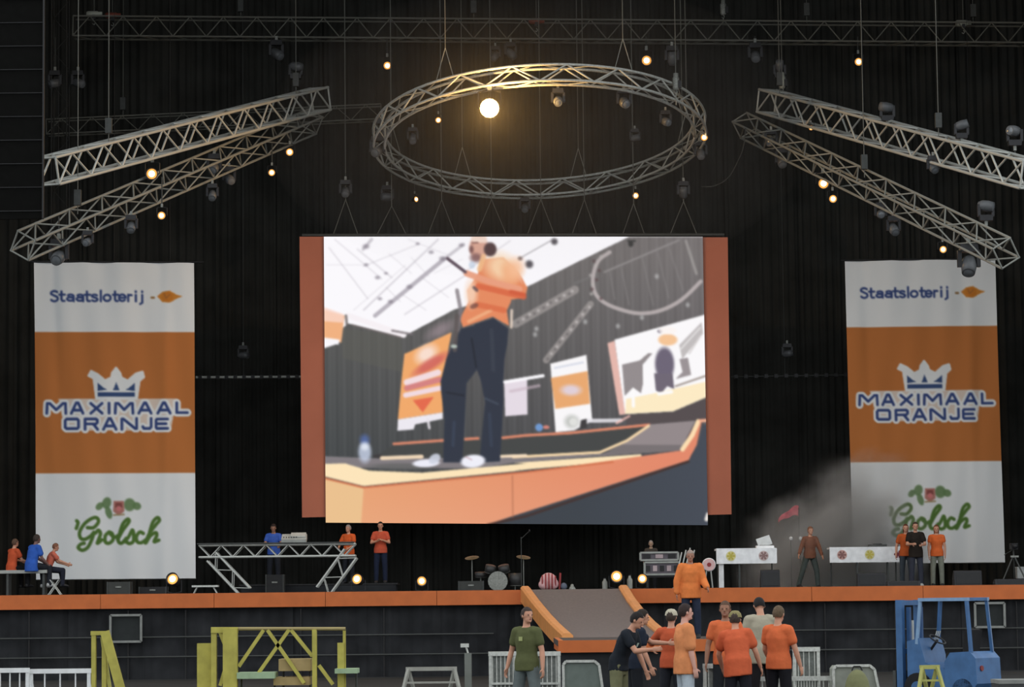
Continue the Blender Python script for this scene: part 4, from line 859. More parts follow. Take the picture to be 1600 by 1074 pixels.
# grey bench and stool at the left
t = root('bench', 'long pale grey bench at the left frame edge under the seated people', 'bench', 14, 80.3)
MB().box((0, 0, .66), (2.2, .60, .09)).build('seat', mat('pale grey bench', (160, 162, 156), .6), t)
for x in (-1.0, .0, 1.0): MB().box((x, 0, .31), (.06, .5, .62)).build('leg', DARKM, t)
t = root('folding_stool', 'small grey metal stool with crossed legs beside the seated people', 'stool', 86, 79.4)
MB().box((0, 0, .42), (.30, .30, .03)).build('seat', BLACKM, t)
for s in (-1, 1):
    for q in (-.14, .14): tube('leg', (s * .17, q, 0), (-s * .12, q, .42), .015, ALU, t)
    tube('stretcher', (s * .17, -.14, .02), (s * .17, .14, .02), .013, ALU, t)
def case(px, Y, w, d, h, label, M, name='equipment_box', cat='box', z=SZ, rz=0):
    t = root(name, label, cat, px, Y, z, rz)
    bd = MB().box((0, 0, h / 2), (w, d, h)).build('body', M, t)
    for s in (-1, 1):
        for q in (-1, 1): MB().box((s * w / 2, q * d / 2, h / 2), (.035, .035, h + .01)).build('corner_edge', DARKM, t)
    MB().box((0, -d / 2 - .01, h * .6), (.16, .02, .04)).build('handle', ALU_D, bd)
    return t
GREYB = mat('dark grey box', (60, 61, 58), .7)
case(187, 81, .62, .5, .36, 'dark grey box under the middle of the left banner', GREYB)
case(736, 83, .70, .5, .30, 'low dark box on the stage, left of the drum set', GREYB)
case(240, 82, .75, .5, .22, 'low black box under the right half of the left banner', BLACKM)
case(430, 83.5, .5, .4, .55, 'black box with a small light under the truss table', BLACKM)
# drum set
t = root('drum_set', 'dim drum set on the stage, left of the ramp', 'drums', 778, 84)
DR = mat('dim drum shell', (58, 58, 58), .4)
for nm, c, r, l, ax in (('bass_drum', (0, -.1, .30), .28, .4, (0, 1, 0)), ('tom', (-.22, 0, .66), .15, .2, (.2, -.3, 1)), ('tom', (.18, 0, .66), .16, .2, (-.2, -.3, 1)), ('floor_tom', (.5, .1, .35), .19, .36, (0, 0, 1)), ('snare', (-.5, .2, .5), .17, .14, (0, -.1, 1))):
    A = Vector(ax).normalized() * l / 2; MB().cyl(Vector(c) - A, Vector(c) + A, r, n=20).build(nm, DR, t, True)
    MB().cyl(Vector(c) - A * 1.04, Vector(c) - A, r * 1.02, n=20).build('rim', ALU_D, t)
for x in (-.75, .75):
    tube('cymbal_stand', (x, .1, 0), (x, .1, 1.0), .014, ALU_D, t); MB().lathe([(.0, .03), (.04, .02), (.21, -.01)], (x, .1, 1.0), (.15 * x, -.3, 1), 20).build('cymbal', mat('dull brass', (120, 108, 78), .4, .6), t)
for x, y in ((.5, .1), (-.5, .2)): tube('stand_leg', (x, y, 0), (x, y, .4), .02, ALU_D, t)
t = root('microphone_stand', 'thin dark microphone stand right of the drum set', 'stand', 815, 83)
tube('pole', (0, 0, 0), (0, 0, 1.55), .012, DARKM, t); tube('boom', (0, 0, 1.5), (.22, -.1, 1.7), .01, DARKM, t)
MB().ell((.24, -.11, 1.72), (.03, .03, .045)).build('microphone', BLACKM, t, True); MB().lathe([(.16, 0), (.15, .02), (.02, .03)], (0, 0, 0), (0, 0, 1)).build('base', BLACKM, t)
# red and white round thing at the ramp's top
t = root('round_cushion', 'crumpled red and white striped bundle at the top left of the ramp', 'bundle', 857, 79.2)
PK = mat('pale pink cloth', (206, 160, 160), .8); RD = mat('dull red cloth', (150, 62, 62), .8)
mb = MB(); mb.ell((0, 0, .23), (.24, .17, .24)); mb.ell((-.1, 0, .14), (.18, .16, .15)); mb.ell((.12, .02, .16), (.16, .15, .16)); remesh(mb, 'cloth', PK, t, .02)
for k in range(5):
    x = -.17 + k * .09; rr = math.sqrt(max(0, 1 - (x / .25) ** 2))
    MB().path([(x, -.17 * rr * math.cos(q) - .015, .23 + .23 * rr * math.sin(q)) for q in [-1.2 + .3 * j for j in range(9)]], .018, 6).build('stripe', RD, t)
tube('red_pole', (.30, .03, 0), (.33, .03, .46), .028, RD, t); MB().ell((.42, .0, .09), (.09, .08, .10)).build('grey_end', mat('blue grey plastic', (92, 98, 112), .6), t)
t = root('ramp_fitting', 'tiny pale fitting in the middle of the ramp top edge', 'fitting', 894, 78.6)
MB().lathe([(.09, 0), (.09, .03), (.05, .05), (.04, .13), (.0, .15)], (0, 0, 0), (0, 0, 1)).build('cap', ALU_D, t, True); MB().cyl((-.07, 0, .05), (.07, 0, .05), .02).build('cross_bar', ALU_D, t)
for px, h, lb in ((984, .38, 'short pale canister left of the black floor lamp by the cases'), (945, .30, 'small dim canister left of the bright lamp at the ramp corner')):
    t = root('canister', lb, 'canister', px, 80.4)
    MB().lathe([(.0, 0), (.07, 0), (.075, .02), (.075, h * .7), (.04, h * .85), (.03, h), (0, h)], (0, 0, 0), (0, 0, 1)).build('body', mat('pale canister', (150, 150, 142), .5), t, True); MB().cyl((0, 0, h), (0, 0, h + .03), .035).build('cap', BLACKM, t)
# equipment cases (two stacked, aluminium edged)
RK = mat('violet grey panel', (88, 82, 88), .6); RE = mat('case edging', (150, 152, 146), .5, .2)
def rack(px, Y, w, h, z, label, rows):
    t = root('equipment_case', label, 'case', px, Y, z)
    bd = MB().box((0, 0, h / 2), (w, .5, h)).build('body', RK, t)
    for a, b in (((-w / 2, 0), (w / 2, 0)), ((-w / 2, h), (w / 2, h)), ((-w / 2, 0), (-w / 2, h)), ((w / 2, 0), (w / 2, h))):
        MB().beam((a[0], -.26, a[1] + (.03 if a[1] == 0 else -.03)), (b[0], -.26, b[1] + (.03 if b[1] == 0 else -.03)), .06, .05).build('edge', RE, t)
    for k in range(rows):
        MB().box((-w / 2 + w * (k + .5) / rows, -.262, h * .5), (w / rows * .6, .02, h * .4)).build('front_plate', mat('pale plate', (168, 150, 152), .6) if k % 2 else BLACKM, bd)
    return t
rk = root('case_stand', 'low black stand under the two stacked grey equipment cases', 'stand', 1035, 81.6)
MB().box((0, 0, .36), (.95, .5, .05)).build('top', BLACKM, rk)
for x in (-.42, .42):
    for y in (-.2, .2): tube('leg', (x, y, 0), (x, y, .35), .02, DARKM, rk)
rack(1034, 81.6, .98, .40, SZ + .385, 'wide grey edged equipment case, lower of two stacked', 5)
rack(1030, 81.6, 1.06, .27, SZ + .79, 'grey edged equipment case with a pale middle plate, upper of two stacked', 3)
t = root('bar_rack', 'slanted pale frame of parallel bars right of the stacked cases', 'rack', 1066, 81.2)
for k in range(4): tube('bar', (-.24 + k * .10, 0, 0), (.0 + k * .12, 0, 1.15 - abs(k - 2) * .06), .02, ALU, t)
tube('cross_bar', (-.2, 0, .3), (.16, 0, .3), .015, ALU, t); tube('foot', (-.26, -.25, .02), (-.26, .25, .02), .02, ALU, t); tube('foot', (.08, -.25, .02), (.08, .25, .02), .02, ALU, t)
# DJ desks with round emblems
def desk(x0, x1, y0, y1, Y, label, emb, legs):
    a = P(x0, y0, Y); b = P(x1, y1, Y); t = thing('sound_desk', label, 'desk', ((a.x + b.x) / 2, Y, SZ)); w = b.x - a.x; zt = (a.z + P(x1, y0, Y).z) / 2 - SZ; zb = zt - (y1 - y0) * Y / F
    MB().box((0, 0, (zt + zb) / 2), (w, .06, zt - zb)).build('front_board', WHITEP, t); MB().box((0, .38, zt - .03), (w, .7, .05)).build('desk_top', WHITEP, t)
    for u in legs: MB().box((u * w, .1, zb / 2 + .02), (.14 if u < -.3 else .05, .1, zb + .04)).build('leg', WHITEP if u < -.3 else DARKM, t)
    for u in (-.45, .45): tube('rear_leg', (u * w, .65, 0), (u * w, .65, zt - .05), .02, DARKM, t)
    for u, c1, c2 in emb:
        z = (zt + zb) / 2; ed = MB().cyl((u * w, -.032, z), (u * w, -.042, z), .14, n=24).build('emblem_disc', mat('emblem %d' % c1[0], c1, .6), t)
        mb = MB()
        for q in range(6): an = q * math.pi / 3; mb.cyl((u * w + .085 * math.cos(an), -.043, z + .085 * math.sin(an)), (u * w + .085 * math.cos(an), -.047, z + .085 * math.sin(an)), .035, n=10)
        mb.cyl((u * w, -.043, z), (u * w, -.048, z), .055, n=14); o = mb.build('emblem_rosette', mat('emblem %d' % c2[0], c2, .6), ed)
    return t
desk(1119, 1214, 857, 881, 82, 'white fronted sound desk right of the orange jacket, with two emblems', [(-.26, (214, 206, 150), (190, 176, 80)), (.28, (196, 176, 172), (142, 112, 110))], (-.42, -.12))
desk(1296, 1410, 855, 879, 83.3, 'white fronted sound desk in the smoke before the right banner, three emblems', [(-.33, (200, 160, 150), (136, 96, 92)), (.05, (206, 200, 150), (190, 176, 90)), (.44, (230, 226, 226), (120, 56, 64))], (-.12, .3))
t = root('side_drum', 'small white drum with a red ring at the left end of the white sound desk', 'drum', 1108, 81.8)
MB().cyl((0, -.12, .68), (0, .12, .68), .19, n=22).build('shell', WHITEP, t, True); MB().cyl((0, -.13, .68), (0, -.125, .68), .17, n=22).build('drum_head', mat('pinkish drum head', (214, 176, 174), .5), t); MB().cyl((0, -.14, .68), (0, -.131, .68), .06, n=16).build('emblem', RD, t)
for x in (-.14, .1):
    for y in (-.1, .1): tube('leg', (x, y, 0), (x * .5, y, .52), .014, ALU, t)
# things on the desks
t = root('turntable', 'pale turntable with a raised lid on the right end of the white sound desk', 'turntable', 1196, 82.4, SZ + (P(1196, 857, 82).z - SZ))
MB().box((0, 0, .04), (.5, .36, .08)).build('plinth', WHITEP, t); MB().cyl((0, 0, .08), (0, 0, .1), .15, n=24).build('platter', ALU_D, t); MB().box((0, .17, .2), (.4, .02, .3), Euler((math.radians(-25), math.radians(-18), 0)).to_matrix()).build('lid', mat('pale lid', (196, 200, 200), .3), t)
t = root('turntable', 'dark turntable on the white sound desk before the right banner', 'turntable', 1372, 83.7, SZ + (P(1372, 855, 83.3).z - SZ))
MB().box((0, 0, .04), (.52, .34, .08)).build('plinth', DARKM, t); MB().cyl((0, 0, .08), (0, 0, .1), .14, n=24).build('platter', BLACKM, t); tube('tone_arm', (.2, .1, .12), (.08, -.05, .12), .008, ALU, t)
for px, lb in ((1237, 'left one of the pair of pale small spotlights in the smoke'), (1252, 'right one of the pair of pale small spotlights in the smoke')):
    t = root('small_spotlight', lb, 'lamp', px, 86)
    z = P(px, 842, 86).z - SZ; MB().lathe([(0, -.06), (.04, -.05), (.055, .06), (0, .05)], (0, 0, z), (0, -1, .1)).build('housing', WHITEP, t, True); tube('pole', (0, 0, 0), (0, 0, z - .04), .014, DARKM, t)
    MB().lathe([(.12, 0), (.1, .02), (.0, .03)], (0, 0, 0), (0, 0, 1)).build('foot', DARKM, t)
# pink curved flag in the smoke
t = root('pennant', 'pinkish red curved pennant on a pole in the smoke, above the small spotlights', 'flag', 1244, 87)
z0 = P(1244, 812, 87).z - SZ; tube('pole', (.12, 0, 0), (.12, 0, z0 + .35), .014, DARKM, t)
vs = []; n = 12
for i in range(n + 1):
    u = i / n; x = .12 - .62 * u; zc = z0 + .32 - .35 * u * u + .03 * math.sin(u * 9); hh = .20 * (1 - .75 * u) + .03
    vs += [(x, .05 * math.sin(u * 7), zc + hh * .4), (x, .05 * math.sin(u * 7 + .4), zc - hh)]
MB().add(vs, [(2 * i, 2 * i + 1, 2 * i + 3, 2 * i + 2) for i in range(n)]).build('cloth', mat('faded red cloth', (190, 96, 104), .8, var=.3), t, True)
# stage monitors
def wedge(px, w, h, Y, label):
    t = root('stage_monitor', label, 'speaker', px, Y); d = .45
    pr = [(-w / 2, -d * .5, 0), (-w / 2, d * .5, 0), (-w / 2, d * .45, h * .55), (-w / 2, -d * .05, h), (-w / 2, -d * .38, h * .96)]
    cbn = MB().prism(pr, (0, 0, 0), (w, 0, 0)).build('cabinet', mat('dark monitor cabinet', (48, 48, 50), .7), t)
    MB().box((0, -d * .455, h * .48), (w * .86, .012, h * .74), Euler((math.radians(-7), 0, 0)).to_matrix()).build('grille', BLACKM, t)
    for s in (-1, 1): MB().box((s * (w / 2 + .008), 0, h * .45), (.015, .12, .04)).build('handle', DARKM, cbn)
wedge(1203, .52, .50, 80.3, 'black stage monitor under the right end of the left white sound desk')
wedge(1361, .78, .38, 80.2, 'black stage monitor left of the people before the right banner')
wedge(1411, .90, .14, 79.3, 'very low black stage monitor at the feet of the people before the right banner')
wedge(1511, .76, .42, 80.2, 'black stage monitor under the right half of the right banner')
wedge(1576, .80, .16, 79.2, 'very low black stage monitor at the right frame edge')
# camera tripod at the right
t = root('camera_tripod', 'dark camera on a tripod at the right frame edge of the stage', 'tripod', 1585, 80.6)
for a in (200, 320, 80): tube('leg', (0, 0, .85), (.42 * math.cos(math.radians(a)), .42 * math.sin(math.radians(a)), .02), .022, DARKM, t)
tube('column', (0, 0, .75), (0, 0, 1.0), .025, DARKM, t); MB().box((0, -.02, 1.08), (.17, .4, .17)).build('camera_body', BLACKM, t); MB().cyl((0, -.22, 1.08), (0, -.36, 1.08), .06, .07, 16).build('camera_lens', BLACKM, t, True)
MB().box((.02, -.03, .80), (.22, .06, .05)).build('spreader', ALU_D, t); tube('pan_handle', (0, 0, 1.0), (-.22, .25, .85), .012, DARKM, t)
t = root('paper_stack', 'pale box on the stage floor at the right frame edge', 'box', 1598, 80.9)
MB().box((0, 0, .34), (.34, .3, .30)).build('body', mat('pale card', (150, 152, 150), .7), t); MB().box((0, 0, .5), (.36, .32, .03)).build('lid', mat('pale card', (150, 152, 150), .7), t); MB().box((0, 0, .1), (.3, .26, .2)).build('base', BLACKM, t)
# smoke
M = bpy.data.materials.new('stage smoke'); M.use_nodes = True; nt = M.node_tree
for n_ in list(nt.nodes): nt.nodes.remove(n_)
out = nt.nodes.new('ShaderNodeOutputMaterial'); vol = nt.nodes.new('ShaderNodeVolumePrincipled'); nt.links.new(vol.outputs[0], out.inputs['Volume'])
vol.inputs['Color'].default_value = (.95, .96, .95, 1); vol.inputs['Anisotropy'].default_value = .1
tc = nt.nodes.new('ShaderNodeTexCoord'); ln = nt.nodes.new('ShaderNodeVectorMath'); ln.operation = 'LENGTH'; wn = nt.nodes.new('ShaderNodeTexNoise'); wn.inputs['Scale'].default_value = 1.3; wn.inputs['Detail'].default_value = 3; nt.links.new(tc.outputs['Object'], wn.inputs['Vector'])
ws = nt.nodes.new('ShaderNodeVectorMath'); ws.operation = 'SUBTRACT'; ws.inputs[1].default_value = (.5, .5, .5); nt.links.new(wn.outputs['Color'], ws.inputs[0])
wm = nt.nodes.new('ShaderNodeVectorMath'); wm.operation = 'MULTIPLY_ADD'; wm.inputs[1].default_value = (1.3, 1.3, 1.3); nt.links.new(ws.outputs[0], wm.inputs[0]); nt.links.new(tc.outputs['Object'], wm.inputs[2])
nt.links.new(wm.outputs[0], ln.inputs[0])
mp = nt.nodes.new('ShaderNodeMapRange'); mp.inputs['From Min'].default_value = .82; mp.interpolation_type = 'SMOOTHSTEP'; mp.inputs['From Max'].default_value = .2; mp.inputs['To Min'].default_value = 0; mp.inputs['To Max'].default_value = 1; nt.links.new(ln.outputs['Value'], mp.inputs['Value'])
nz = nt.nodes.new('ShaderNodeTexNoise'); nz.inputs['Scale'].default_value = 2.2; nz.inputs['Detail'].default_value = 3; nz.inputs['Distortion'].default_value = .4; nt.links.new(tc.outputs['Object'], nz.inputs['Vector'])
m2 = nt.nodes.new('ShaderNodeMapRange'); m2.inputs['From Min'].default_value = .3; m2.inputs['From Max'].default_value = .62; nt.links.new(nz.outputs['Fac'], m2.inputs['Value'])
mu = nt.nodes.new('ShaderNodeMath'); mu.operation = 'MULTIPLY'; nt.links.new(mp.outputs[0], mu.inputs[0]); nt.links.new(m2.outputs[0], mu.inputs[1])
mu2 = nt.nodes.new('ShaderNodeMath'); mu2.operation = 'MULTIPLY'; mu2.inputs[1].default_value = 1.9; nt.links.new(mu.outputs[0], mu2.inputs[0]); nt.links.new(mu2.outputs[0], vol.inputs['Density'])
c = P(1325, 872, 86.3)
o = MB().ell((0, 0, 0), (1, 1, 1), n=24, m=14).build('smoke', M); o.location = c; o.scale = (3.6, 3.6, 3.9); o.rotation_euler = (0, math.radians(25), 0)
tag(o, 'pale grey smoke drifting over the desks before the right banner', 'smoke'); o['kind'] = 'stuff'

# ============================================================ THINGS IN FRONT OF THE STAGE
# empty grey frames hung on the skirt
for (x0, y0, x1, y1), lb in (((171, 962, 219, 1003), 'empty grey rectangular frame hung on the black skirt at the left'), ((1525, 943, 1572, 980), 'empty grey rectangular frame on the skirt behind the blue forklift')):
    a, b = P(x0, y0, 77.6), P(x1, y1, 77.6); t = thing('hung_frame', lb, 'frame', ((a.x + b.x) / 2, 77.8, b.z)); w, h = b.x - a.x, a.z - b.z
    for nm, u, v in (('side_bar', (-w / 2, 0, 0), (-w / 2, 0, h)), ('side_bar', (w / 2, 0, 0), (w / 2, 0, h)), ('top_bar', (-w / 2, 0, h), (w / 2, 0, h)), ('bottom_bar', (-w / 2, 0, 0), (w / 2, 0, 0))):
        MB().beam(u, v, .06, .06).build(nm, mat('grey frame bar', (128, 130, 126), .6), t)
    MB().box((0, .1, h / 2), (w * .9, .02, h * .92)).build('backing', mat('dark frame backing', (40, 44, 44), .8), t)
def G(px, Y): return P(px, 1000, Y).x
def zz(px, py, Y): return P(px, py, Y).z
# yellow A-frame mast at the left
Y = 50; t = thing('yellow_mast', 'yellow steel mast with a slanted prop beneath the left frame', 'mast', (G(165, Y), Y, 0)); z1 = zz(160, 987, Y)
for x in (-.20, -.02): MB().box((x, 0, z1 / 2), (.075, .12, z1)).build('post', YELLOW, t)
MB().box((-.11, 0, z1 - .03), (.28, .14, .07)).build('head_plate', YELLOW, t); MB().beam((.0, -.1, z1), (.40, -.1, 0.0), .13, .15).build('prop', YELLOW, t); MB().beam((-.07, .06, z1 - .1), (.14, .06, 0), .06, .06).build('inner_brace', mat('pale yellow paint', (206, 202, 120), .5), t); MB().box((.05, 0, .04), (.9, .4, .08)).build('foot', YELLOW, t)
# yellow lattice lift
t = thing('lattice_lift', 'large yellow steel lattice frame with thick posts, left of centre', 'machine', (G(425, Y), Y, 0))
def yl(px, py): return Vector((G(px, Y) - t.location.x + .000, 0, zz(px, py, Y)))
zt = yl(400, 983).z
def post(x0, x1, ytop, dy=0, M=YELLOW, d=.14, nm='post'):
    a, b = yl(x0, ytop), yl(x1, ytop); MB().box(((a.x + b.x) / 2, dy, a.z / 2), (b.x - a.x, d, a.z)).build(nm, M, t)
post(306, 329, 1006, .25, nm='side_plate'); post(330, 338, 984, .05); post(349, 371, 983, 0, d=.2); post(488, 495, 984, 0); post(527, 537, 1005, .1); post(535, 539, 984, .2)
tube('top_rail', yl(330, 983), yl(540, 983), .03, mat('rusty rail', (150, 136, 92), .7, var=.3), t); MB().beam(yl(330, 985), yl(372, 985), .09, .1).build('head_plate', YELLOW, t)
for a, b in (((412, 985), (373, 1042)), ((452, 984), (404, 1052)), ((418, 985), (475, 1068)), ((455, 985), (488, 1026)), ((498, 1040), (520, 1070)), ((343, 986), (354, 1015)), ((360, 1018), (344, 1072))):
    MB().beam(yl(*a), yl(*b), .055, .06).build('diagonal', YELLOW, t)
MB().box((yl(425, 0).x, .1, .08), (2.7, .9, .16)).build('base_frame', YELLOW, t)
# boards and crates on the lift
def board(x0, x1, y0, y1, Yd, label, M, rz=0):
    a, b = P(x0, y0, Yd), P(x1, y1, Yd); t = thing('crate' if b.z < a.z - .15 else 'board', label, 'crate' if b.z < a.z - .15 else 'board', ((a.x + b.x) / 2, Yd, b.z)); w, h = b.x - a.x, a.z - b.z
    nb = 3
    for k in range(nb): MB().box((0, -.25 + .25 * k, h / 2), (w, .22, h)).build('plank', M, t)
    return t
for z in (): pass
board(373, 432, 1051, 1060, 50.2, 'pale green board resting across the left of the yellow lattice', mat('pale green board', (150, 172, 140), .7))
board(438, 488, 1030, 1048, 50.4, 'tan crate behind the yellow lattice, upper one', mat('tan board', (160, 140, 96), .7))
board(430, 486, 1058, 1070, 50.4, 'tan board behind the yellow lattice, lower one', mat('tan board', (160, 140, 96), .7))
board(525, 560, 1045, 1052, 50.2, 'small pale green board at the right end of the yellow lattice', mat('pale green board', (150, 172, 140), .7))
tbl = thing('work_stand', 'dark steel stand carrying the boards inside the yellow lattice', 'stand', (G(465, 50.3), 50.4, 0))
zs = [P(400, 1061, 50.2).z, P(460, 1049, 50.4).z]
for px in (376, 428): tube('leg', (G(px, 50.3) - tbl.location.x, 0, 0), (G(px, 50.3) - tbl.location.x, 0, zz(px, 1060, 50.2)), .02, DARKM, tbl)
for px in (442, 484): tube('leg', (G(px, 50.3) - tbl.location.x, 0, 0), (G(px, 50.3) - tbl.location.x, 0, zz(px, 1048, 50.4)), .02, DARKM, tbl)
for px in (527, 556): tube('leg', (G(px, 50.3) - tbl.location.x, 0, 0), (G(px, 50.3) - tbl.location.x, 0, zz(px, 1052, 50.2)), .02, DARKM, tbl)
tube('cross_bar', (G(376, 50.3) - tbl.location.x, 0, .4), (G(556, 50.3) - tbl.location.x, 0, .4), .02, DARKM, tbl)

# crowd barriers
MESHM = mat('barrier infill', (112, 116, 112), .6, .2, var=.2, scale=30)
def barrier(x0, x1, ytop, Y, label, bars=10, infill=True, M=ALU):
    a, b = P(x0, ytop, Y), P(x1, ytop, Y); z = (a.z + b.z) / 2; w = b.x - a.x
    t = thing('crowd_barrier', label, 'barrier', ((a.x + b.x) / 2, Y, 0))
    MB().beam((-w / 2, 0, z - .03), (w / 2, 0, z - .03), .07, .07).build('top_rail', M, t); MB().beam((-w / 2, 0, .12), (w / 2, 0, .12), .05, .05).build('bottom_rail', M, t)
    for s in (-1, 1):
        MB().beam((s * (w / 2 - .03), 0, 0), (s * (w / 2 - .03), 0, z - .05), .05, .05).build('post', M, t); MB().beam((s * (w / 2 - .03), .02, z - .2), (s * (w / 2 - .03), .75, 0), .04, .04).build('rear_strut', M, t)
    for k in range(bars): x = -w / 2 + w * (k + 1) / (bars + 1); MB().cyl((x, 0, .14), (x, 0, z - .06), .011, n=6).build('bar', M, t)
    if infill: MB().box((0, .02, z / 2 + .04), (w - .08, .006, z - .22)).build('infill_plate', MESHM, t)
    MB().box((0, -.02, z - .5), (w - .06, .03, .035)).build('mid_rail', M, t)
    MB().box((0, .4, .015), (w, .9, .03)).build('foot_plate', ALU_D, t)
    return t
barrier(763, 808, 1019, 46, 'silver crowd barrier behind the olive T-shirt, left piece', 6)
barrier(826, 876, 1019, 46, 'silver crowd barrier behind the olive T-shirt, right piece', 6)
barrier(1238, 1281, 1012, 46, 'silver crowd barrier right of the orange shirts', 4)
barrier(1098, 1141, 1038, 44, 'grey crowd barrier between the tall light orange shirt and the bending one', 4)
barrier(1130, 1330, 1058, 45.2, 'long low silver barrier rail behind the front group', 22, False)
def hood(x0, x1, ytop, Y, label, M, tilt):
    a, b = P(x0, ytop, Y), P(x1, ytop, Y); w = b.x - a.x; z = a.z; t = thing('trolley_case', label, 'case', ((a.x + b.x) / 2, Y, 0))
    pr = [(-w / 2, 0, .12), (w / 2 + tilt, 0, .12), (w / 2, 0, z - .06), (w / 2 - .07, 0, z), (-w / 2 + .04, 0, z), (-w / 2, 0, z - .05)]
    MB().prism(pr, (0, 0, 0), (0, .55, 0)).build('body', M, t)
    for u, v in zip(pr[1:], pr[2:] + pr[:1]):
        if (Vector(u) - Vector(v)).length > .01: MB().beam((u[0], -.015, u[2]), (v[0], -.015, v[2]), .04, .04).build('edge', ALU, t)
    for s in (-1, 1):
        for q in (.08, .47): MB().cyl((s * w * .38 - .02, q, .06), (s * w * .38 + .02, q, .06), .06, n=14).build('wheel', RUBBER, t)
    return t
hood(880, 936, 1034, 44.5, 'grey case with a pale rim left of the two people in black', mat('green grey case', (104, 114, 108), .6), .10)
hood(1302, 1366, 1041, 45, 'grey rounded case with an olive front left of the blue forklift', mat('grey case', (134, 138, 128), .6), .12)
t = thing('olive_bag', 'olive bag in front of the grey rounded case', 'bag', (G(1338, 44.3), 44.3, 0)); mb = MB(); z = zz(1338, 1046, 44.3); mb.ell((0, 0, z * .55), (.20, .18, z * .45)); mb.box((0, 0, z * .3), (.36, .3, z * .6)); remesh(mb, 'bag_body', mat('olive cloth', (116, 118, 84), .9), t, .025); MB().path([(-.08, 0, z * .97), (-.05, 0, z * 1.0 + .04), (.05, 0, z * 1.0 + .04), (.08, 0, z * .97)], .012).build('strap', BLACKM, t)
t = thing('single_post', 'short grey square post left of the crowd barriers', 'post', (G(731, 45.5), 45.5, 0)); z = zz(731, 1021, 45.5)
MB().box((0, 0, z / 2), (.11, .11, z)).build('shaft', mat('grey post', (110, 114, 108), .6), t); MB().box((0, 0, .02), (.3, .3, .04)).build('foot', ALU_D, t); MB().box((-.05, 0, z + .12), (.13, .06, .06)).build('head', ALU, t); tube('neck', (0, 0, z), (-.03, 0, z + .1), .015, ALU, t)
def aframe(x0, x1, ytop, Y, label, M, spread, name='trestle', inner=None):
    a, b = P(x0, ytop, Y), P(x1, ytop, Y); w = b.x - a.x; z = a.z; t = thing(name, label, name, ((a.x + b.x) / 2, Y, 0))
    MB().beam((-w / 2 - .04, 0, z), (w / 2 + .04, 0, z), .06, .06).build('top_bar', M, t)
    for s in (-1, 1):
        MB().beam((s * w / 2, -.02, z), (s * (w / 2 + spread), -.25, 0), .05, .04).build('leg', M, t); MB().beam((s * (w / 2), .02, z), (s * (w / 2 - spread), .25, 0), .05, .04).build('leg', M, t)
    for k in range(1, 4): MB().beam((-w / 2 - spread * k / 4, -.23 * k / 4, z * (1 - k / 4)), (w / 2 + spread * k / 4, -.23 * k / 4, z * (1 - k / 4)), .03, .03).build('rung', M, t)
    return t
aframe(638, 710, 1046, 45, 'pale grey trestle with splayed legs left of the square post', mat('pale grey steel', (150, 150, 142), .6, .1), .20)
aframe(1441, 1464, 1043, 44, 'small olive yellow stepladder before the blue forklift', mat('olive yellow paint', (166, 166, 96), .6), .18, 'stepladder')
t = barrier(-30, 46, 1045, 44, 'white barrier rail at the bottom left corner, left piece', 4, False, mat('white paint', (216, 218, 218), .5))
barrier(46, 142, 1046, 44.2, 'white barrier rail at the bottom left corner, right piece beside the yellow mast', 3, False, mat('white paint', (216, 218, 218), .5))
t = thing('flight_case', 'low grey flat case at the bottom right corner', 'case', (G(1588, 46), 46, 0)); z = zz(1580, 1062, 46)
MB().box((0, 0, z * .5 + .05), (.7, .8, z - .12)).build('body', mat('dark case', (60, 62, 62), .6), t); MB().box((0, 0, z - .03), (.72, .82, .06)).build('lid', mat('grey case lid', (130, 132, 128), .6), t)
for s in (-1, 1):
    for q in (-.3, .3): MB().cyl((s * .28 - .02, q, .05), (s * .28 + .02, q, .05), .05, n=12).build('wheel', RUBBER, t)

# blue forklift
Y = 52; t = thing('forklift', 'blue forklift truck with a tall mast and overhead guard, at the lower right', 'forklift', (G(1494, Y), Y, 0), rz=math.radians(140))
ZT = zz(1490, 937, Y)
B2 = mat('pale blue paint', (120, 150, 182), .5)  # paler blue for the guard sides and one front pillar
for s in (-1, 1):
    MB().box((.98, s * .30, ZT / 2), (.13, .10, ZT)).build('mast_upright', BLUEP, t); MB().box((.86, s * .20, ZT * .47), (.07, .06, ZT * .92)).build('inner_mast', mat('darker blue steel', (48, 82, 124), .5), t)
for z in (ZT - .05, ZT * .5, .35): MB().box((.98, 0, z), (.10, .62, .09)).build('mast_crossbar', BLUEP, t)
MB().box((1.10, 0, .35), (.06, .7, .45)).build('fork_carriage', DARKM, t)
for s in (-1, 1): MB().prism([(1.12, s * .22 - .05, .12), (1.12, s * .22 - .05, .5), (1.16, s * .22 - .05, .5), (1.18, s * .22 - .05, .14), (2.0, s * .22 - .05, .08), (2.0, s * .22 - .05, .06), (1.12, s * .22 - .05, .06)], (0, 0, 0), (0, .1, 0)).build('fork', DARKM, t)
tube('lift_cylinder', (.92, 0, .2), (.92, 0, ZT * .8), .035, ALU, t)
MB().prism([(.80, -.38, .25), (.80, -.38, 1.10), (.55, -.38, 1.16), (.42, -.38, .72), (.0, -.38, .60), (.0, -.38, .25)], (0, 0, 0), (0, .76, 0)).build('front_body', BLUEP, t)
MB().prism([(.0, -.42, .22), (.0, -.42, .74), (-.12, -.42, .90), (-.52, -.42, .92), (-.64, -.42, .80), (-.66, -.42, .35), (-.56, -.42, .22)], (0, 0, 0), (0, .84, 0)).build('counterweight', BLUEP, t)
